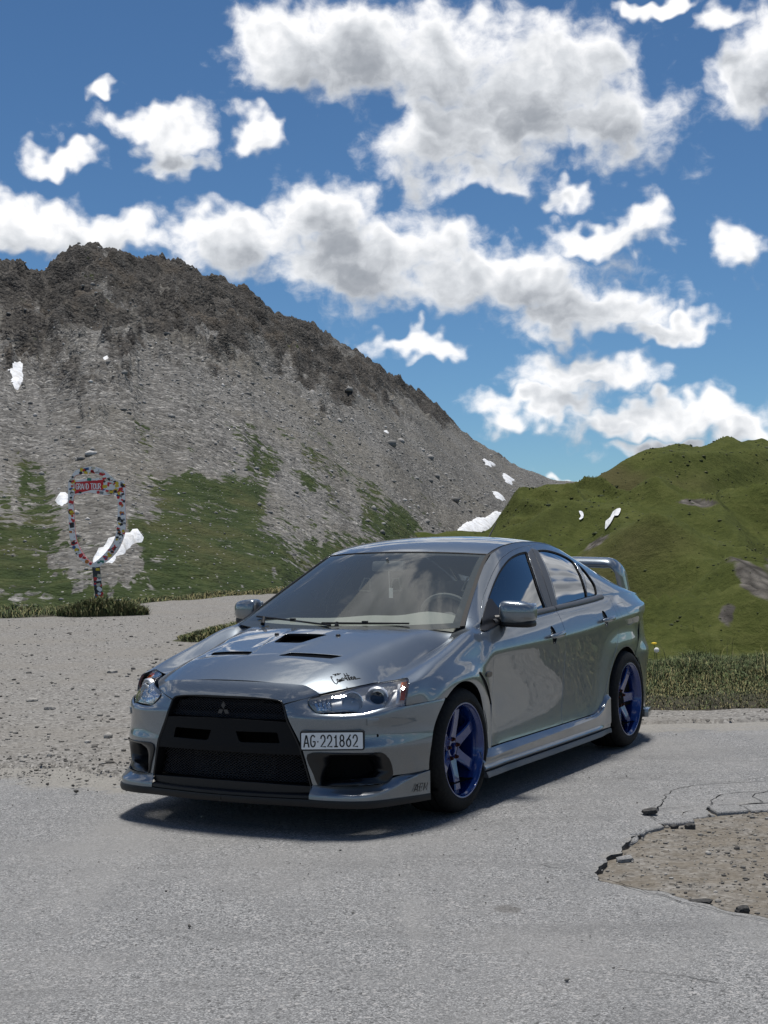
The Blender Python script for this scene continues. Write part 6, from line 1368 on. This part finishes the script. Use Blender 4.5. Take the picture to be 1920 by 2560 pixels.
# tuft mound behind the hood, and the one round the sign post
def mound(cx,cy,rx,ry,hh,n,seed,hb,label,mats=(.5,)):
    g=np.random.default_rng(seed); th=np.linspace(0,2*math.pi,33); G=[]
    for a in th:
        G.append([(cx+rx*r_*math.cos(a)*(1+.12*float(P1(math.cos(a)*2+cx,math.sin(a)*2))),cy+ry*r_*math.sin(a),hh*(1-r_**2)+(-.02 if r_>.95 else 0)+.012) for r_ in (1.0,.8,.6,.4,.2,.02)])
    o=gridmesh('turf_mound',np.array(G),'soil',True); attr(o,'green',np.ones((33,6))*.7); tag(o,kind='structure')
    r_=np.sqrt(g.random(n))*.98; a=g.uniform(0,6.28,n); p=np.stack([cx+rx*r_*np.cos(a),cy+ry*r_*np.sin(a),hh*(1-r_**2)],1); h=hb*(.5+g.random(n)*.8)*(1.1-.5*r_)
    d=g.random(n)<mats[0]
    blades('grass',p[~d],h[~d],'grass_green',seed+1,1.3,.006,'green '+label); blades('grass',p[d],h[d],'grass_dry',seed+2,1.3,.006,'dry '+label)
mound(-1.55,21.9,1.55,.75,.22,12000,31,.16,'blades in the grass tussock just behind the far front fender',(.45,))
mound(-5.72,30.0,.95,.5,.16,6000,41,.34,'stems of the bush round the foot of the sign',(.35,))
# dandelions on the right bank
material('petal',(.75,.52,.02),.6); material('puff',(.70,.70,.66),.8); material('stalk',(.06,.09,.03),.6)
for (x,y,z,hh,mt,lab) in ((2.265,12.55,.16,.36,'petal','yellow dandelion flower standing above the white seed head'),(2.275,12.5,.16,.31,'puff','white dandelion seed head on the bank beside the rear bumper')):
    d=empty('dandelion',(x,y,z)); tag(d,lab,'flower','dandelions on the bank'); b=MB(); b.tube([(0,0,0),(.01,0,hh*.5),(.004,0,hh)],.003,5); b.build('stalk','stalk',d); b=MB(); b.lathe([(0,-.006),(.012,-.004),(.024,.004),(.02,.011),(0,.014)] if mt=='petal' else [(.023*math.cos(a),.023*math.sin(a)) for a in np.linspace(-1.57,1.57,7)],12,'z',(.004,0,hh)); b.build('flower_head',mt,d)
# ------------------------------------------------------------------ stones
def gz(x,y): return groundz(np.atleast_1d(x),np.atleast_1d(y))
n=5200; y=9.6+20*g.random(n)**1.35; x=g.uniform(-1,1,n)*0+(g.uniform(-.275,.30,n)*y); k=~inside(Al,np.stack([x,y],1))&(y<np.interp(x,[-9,-6,-3],[29,30,38]))&((x<1.2)|(y<12)); x,y=x[k],y[k]; s=np.clip(g.lognormal(-4.75,.55,len(x)),.004,.045)
o=rocks('pebbles',np.stack([x,y,gz(x,y)+s*.2],1),s,'stone',51); tag(o,'loose pebbles scattered over the gravel lot','pebbles',kind='stuff')
n=2600; x=g.uniform(.9,2.3,n); y=g.uniform(5.5,7.95,n); k=inside(Hl,np.stack([x,y],1)); x,y=x[k],y[k]; s=np.clip(g.lognormal(-5.6,.6,len(x)),.002,.02); o=rocks('pebbles',np.stack([x,y,gz(x,y)+s*.25],1),s,'stone',52); tag(o,'loose grit and pebbles in the hole in the asphalt','pebbles',kind='stuff')
n=900; x=g.uniform(-2.2,2.6,n); y=3.8+7*g.random(n); k=inside(Al,np.stack([x,y],1))&~inside(Hl,np.stack([x,y],1)); x,y=x[k],y[k]; s=np.clip(g.lognormal(-6.0,.45,len(x)),.0012,.012); o=rocks('grit',np.stack([x,y,s*.3],1),s,'stone',53); tag(o,'small loose grit lying on the asphalt','grit',kind='stuff')
n=1600; x=g.uniform(-2.9,.6,n); y=9.55+.35*g.normal(size=n)+.1*x; s=np.clip(g.lognormal(-5.3,.5,n),.002,.018); o=rocks('pebbles',np.stack([x,y,.008+s*.3],1),s,'stone',54); tag(o,'pebbles spilled over the left edge of the asphalt','pebbles',kind='stuff')
def boulder(seed,sx,sy,sz,sub=2,blocky=0.0):
    bm=bmesh.new(); bmesh.ops.create_icosphere(bm,subdivisions=sub,radius=1); g=np.random.default_rng(seed); V=[];o=g.uniform(0,50,2)
    for v in bm.verts:
        q=np.array(v.co); 
        if blocky: q=np.sign(q)*np.abs(q)**(1-blocky)
        q=q*(1+.22*float(P1(q[0]*1.4+o[0]+q[2],q[1]*1.4+o[1]))+.10*float(P2(q[0]*3.4+o[0],q[1]*3.4+q[2]*2))); V.append((q[0]*sx,q[1]*sy,q[2]*sz))
    F=[[v.index for v in f.verts] for f in bm.faces]; bm.free(); return V,F
STN=[(-2.93,12.9,.09,.05,'dark stone on the gravel left of the car, level with its mirror'),(-2.28,10.05,.05,.03,'small dark stone near the left edge of the asphalt'),(-3.05,16.5,.10,.05,'dark stone farther back on the gravel, left of the hood'),(-2.05,12.95,.13,.05,'low flat dark stone on the gravel in front of the far fender'),(-2.55,15.6,.12,.05,'pale flat stone in the middle of the gravel'),(-3.3,13.8,.10,.04,'pale stone near the left picture edge on the gravel'),(-1.75,11.6,.09,.04,'pale flat stone on the gravel close to the far headlight')]
for i,(x,y,r_,hh,lab) in enumerate(STN):
    V,F=boulder(60+i,r_*.6,r_*.45,hh*.6); o=mesh('stone',V,F,'stone',None,False,loc=(x,y,float(gz(x,y)[0])+hh*.2)); tag(o,lab,'stone','single stones on the gravel')
CH=[(1.345,7.66,.042,.026,.014,8,'flat dark asphalt chunk lying at the upper left rim of the hole'),(1.49,7.36,.028,.022,.015,-10,'dark asphalt lump standing in the hole, right one of the pair'),(1.415,7.37,.020,.016,.011,20,'smaller dark asphalt lump in the hole, left one of the pair'),(1.35,5.70,.026,.020,.017,25,'nearest dark asphalt chunk at the lower rim of the hole'),(1.05,6.64,.040,.026,.014,12,'worn grey asphalt chunk at the left tip of the hole'),(1.215,5.84,.05,.022,.009,-15,'thin flat asphalt flake on the lower rim of the hole')]
for i,(x,y,a,b_,c,rz,lab) in enumerate(CH):
    V,F=boulder(80+i,a,b_,c,2,.45); o=mesh('asphalt_chunk',V,F,'asphalt_break' if i!=4 else 'asphalt',None,False); o.location=(x,y,float(gz(x,y)[0])+c*.75 if i not in (0,) else c*.7); o.rotation_euler=(R(6),R(-5),R(rz)); tag(o,lab,'asphalt chunk','broken asphalt chunks')
    if i==4: attr(o,'dust',np.ones(len(V))*.4)
# loosened slabs along the upper rim of the hole
def slab(poly,z,tilt,seed):
    g=np.random.default_rng(seed); P=resample(np.array(poly),.03); P=P+g.normal(0,.003,P.shape); n=len(P); c=P.mean(0); q=offset2(P,.006)
    top=np.column_stack([q,z+(q-c)@np.array(tilt)]); ed=np.column_stack([P-(P-c)*.02,top[:,2]-.006]); bt=np.column_stack([P,np.full(n,-.06)])
    b=MB(); b.add(np.vstack([top,ed,bt]),[tuple(range(n))]+[(i,n+i,n+(i+1)%n,(i+1)%n) for i in range(n)]+[(n+i,2*n+i,2*n+(i+1)%n,n+(i+1)%n) for i in range(n)])
    if area2(P)<0: b.f=[f[::-1] for f in b.f]
    o=b.build('asphalt_slab','asphalt',asp,sharp=25); attr(o,'dust',np.ones(len(o.data.vertices))*.25)
SL=[[(1.15,7.16),(1.22,7.32),(1.33,7.43),(1.36,7.34),(1.27,7.26),(1.22,7.18)],[(1.34,7.44),(1.44,7.58),(1.55,7.60),(1.54,7.47),(1.42,7.42)],[(1.45,7.59),(1.53,7.78),(1.66,7.84),(1.68,7.66),(1.56,7.61)],[(1.69,7.67),(1.68,7.85),(1.86,7.90),(1.88,7.74)],[(1.89,7.75),(1.87,7.91),(2.1,7.95),(2.12,7.80)],[(1.10,6.98),(1.14,7.15),(1.2,7.17),(1.18,7.04)]]
for i,P in enumerate(SL): slab(P,-.004-.006*(i%3),((-.05,.06),(.04,-.05),(.02,.05),(-.03,.02),(.0,.03),(.08,.0))[i],90+i)
# long hairline cracks, drawn as flat dark ribbons just above the asphalt
def crack(pts,w,seed):
    g=np.random.default_rng(seed); P=resample(crs(np.array(pts),6),.03,False); P=P+np.stack([P1.fbm(P[:,0]*9,P[:,1]*9+seed,3),P2.fbm(P[:,0]*9+seed,P[:,1]*9,3)],1)*.035
    V,F=stroke2(P,w,.0); n=len(P); ww=w*(.5+np.abs(P3(P[:,0]*8,P[:,1]*8+seed))); t=np.gradient(P,axis=0); t/=np.linalg.norm(t,axis=1)[:,None]; nn=np.stack([-t[:,1],t[:,0]],1); z=P1.fbm(P[:,0]*.5,P[:,1]*.5,3)*.008-.004+.0025
    b=MB(); b.grid(np.stack([np.column_stack([P+nn*ww[:,None]/2,z]),np.column_stack([P-nn*ww[:,None]/2,z])],1),flip=True); b.build('crack','void_black',asp)
for i,(pts,w) in enumerate((([(.80,6.33),(.88,6.22),(1.0,6.02),(1.12,5.86),(1.22,5.70),(1.32,5.56),(1.5,5.42)],.005),([(1.40,7.75),(1.6,8.35),(1.9,8.55),(2.3,8.6)],.006),([(1.2,8.9),(1.5,8.75),(1.9,8.6),(2.25,8.75)],.004),([(1.70,7.9),(1.85,8.2),(2.1,8.25),(2.2,8.1)],.006),([(2.0,7.95),(2.0,8.15),(2.15,8.3),(2.4,8.35)],.007),([(1.05,4.75),(.9,4.86),(.72,4.92)],.004),([(1.36,7.5),(1.33,7.7),(1.45,7.8),(1.62,7.86)],.006),([(.66,6.5),(.72,6.42),(.82,6.36)],.004))): crack(pts,w,i)
# ------------------------------------------------------------------ the sign: shield-shaped frame covered with stickers
sg=empty('sign_frame',(-6.03,31.0,0),R(8)); tag(sg,'tall white and red shield-shaped sign frame on a post, plastered with stickers','sign')
material('sign_white',(.80,.80,.78),.5); material('sign_red',(.55,.015,.02),.45); material('sign_dark',(.03,.032,.036),.5)
K=.001667
def zp(x,y): return ((x-600)*K,(2030-y)*K)
outer=[(262,400),(262,700),(270,1000),(300,1180),(380,1320),(500,1420),(560,1450),(640,1430),(760,1350),(870,1230),(945,1060),(970,900),(965,640),(962,380),(880,365),(800,310),(715,230),(640,195),(550,180),(450,192),(350,235),(300,310)]
inner=[(330,555),(335,800),(342,1000),(370,1130),(430,1260),(500,1350),(560,1385),(640,1330),(730,1240),(810,1120),(850,1000),(862,880),(862,560),(700,540),(520,505),(420,530)]
hole2=[(345,300),(400,275),(500,262),(600,268),(690,300),(700,330),(520,330),(350,345)]
Po=crs(np.array([zp(*p) for p in outer]),4,True); Pi=crs(np.array([zp(*p) for p in inner]),4,True); Ph=crs(np.array([zp(*p) for p in hole2]),4,True)
V2,F,idx=cdt([Po,Pi,Ph],.08); DP=.16
b=MB(); fr3=np.column_stack([V2[:,0],np.full(len(V2),-DP/2),V2[:,1]]); bk3=fr3+np.array((0,DP,0)); f0=fr3[list(F[0])]; s=np.cross(f0[1]-f0[0],f0[2]-f0[0])[1]; Ff=[f if s<0 else f[::-1] for f in F]
b.add(fr3,Ff); b.add(bk3,[f[::-1] for f in Ff]); b.build('frame_face','sign_white',sg,smooth=False)
for L_,nm in ((idx[0],'frame_edge'),(idx[1],'frame_edge'),(idx[2],'frame_edge')):
    b=MB(); P=V2[L_]; b.grid(np.stack([np.column_stack([P[:,0],np.full(len(P),-DP/2),P[:,1]]),np.column_stack([P[:,0],np.full(len(P),DP/2),P[:,1]])],1),closeu=True); b.build(nm,'sign_red',sg,sharp=40)
pz=[zp(545,1440),zp(640,1440),zp(690,2040),zp(600,2040)]; b=MB()
V=[(x,-.08,z) for x,z in pz]+[(x,.08,z) for x,z in pz]; b.add(V,[(3,2,1,0),(4,5,6,7)]+[(i,(i+1)%4,4+(i+1)%4,4+i) for i in range(4)]); b.build('post','sign_dark',sg,smooth=False)
b=MB(); b.box((zp(685,1870)[0],.28,zp(0,1868)[1]),(.70,.30,.02)); b.box((zp(685,1890)[0],.28,zp(0,1905)[1]),(.26,.2,.10)); b.build('shelf','sign_white',sg,smooth=False)
pn=[zp(340,375),zp(695,345),zp(700,480),zp(560,470),zp(345,520)]; b=MB(); b.add([(x,-DP/2-.006,z) for x,z in pn],[tuple(range(5))]); b.build('banner','sign_red',sg,smooth=False)
Mt=Matrix(((1,0,0,zp(358,455)[0]),(0,0,-1,-DP/2-.008),(0,1,0,zp(358,462)[1]),(0,0,0,1)))
lettering('banner_letter','GRAND TOUR',0,0,.115,.006,.016,Mt,'sign_white',sg,.52,{' ':.45})
scol=[('white',(.80,.80,.78)),('cream',(.55,.50,.38)),('black',(.015,.015,.017)),('yellow',(.62,.45,.02)),('red',(.55,.02,.02)),('blue',(.03,.09,.25)),('grey',(.20,.21,.22)),('green',(.03,.20,.14)),('orange',(.50,.16,.02))]
for n_,c in scol: material('sticker_'+n_,c,.45)
wts=np.array([.32,.08,.14,.08,.20,.05,.07,.03,.03]); g=np.random.default_rng(77)
SMESH={}
def sticker_mesh(shape,mat):
    if (shape,mat) not in SMESH:
        P=[(math.cos(a),math.sin(a)) for a in np.linspace(0,2*math.pi,13)[:-1]] if shape=='disc' else [(-1,-.7),(1,-.7),(1,.7),(-1,.7)]
        me=bpy.data.meshes.new('sticker'); me.from_pydata([(x,-.002,z) for x,z in P]+[(x,0,z) for x,z in P],[],[tuple(range(len(P)))]+[(i,len(P)+i,len(P)+(i+1)%len(P),(i+1)%len(P)) for i in range(len(P))]); me.materials.append(MAT[mat]); SMESH[shape,mat]=me
    return SMESH[shape,mat]
cnt=0; lo=Po.min(0); hi=Po.max(0); layer=0
while cnt<280:
    p=lo+(hi-lo)*g.random(2); r_=g.uniform(.024,.046); q=p[None]
    if cnt>=250: tpost=g.random(); p=np.array([(zp(560+60*tpost,0)[0])+g.uniform(0,.12),zp(0,1460+540*tpost)[1]]); q=None
    if q is not None:
        if not inside(Po,q)[0] or inside(Pi,q)[0] or inside(Ph,q)[0]: continue
        if min(segdist(Po,q)[0],segdist(Pi,q)[0])<r_*.8: continue
        zx=(p[0]/K+600,2030-p[1]/K)
        if 335<zx[0]<705 and 350<zx[1]<500: continue
    mt='sticker_'+scol[g.choice(len(scol),p=wts)][0]; sh_='disc' if g.random()<.4 else 'rect'
    o=bpy.data.objects.new('sticker',sticker_mesh(sh_,mt)); o.location=(p[0],-DP/2-.003-.0006*(cnt%9),p[1]); o.rotation_euler=(0,g.uniform(-.5,.5),0); o.scale=(r_,1,r_); link(o,sg); cnt+=1
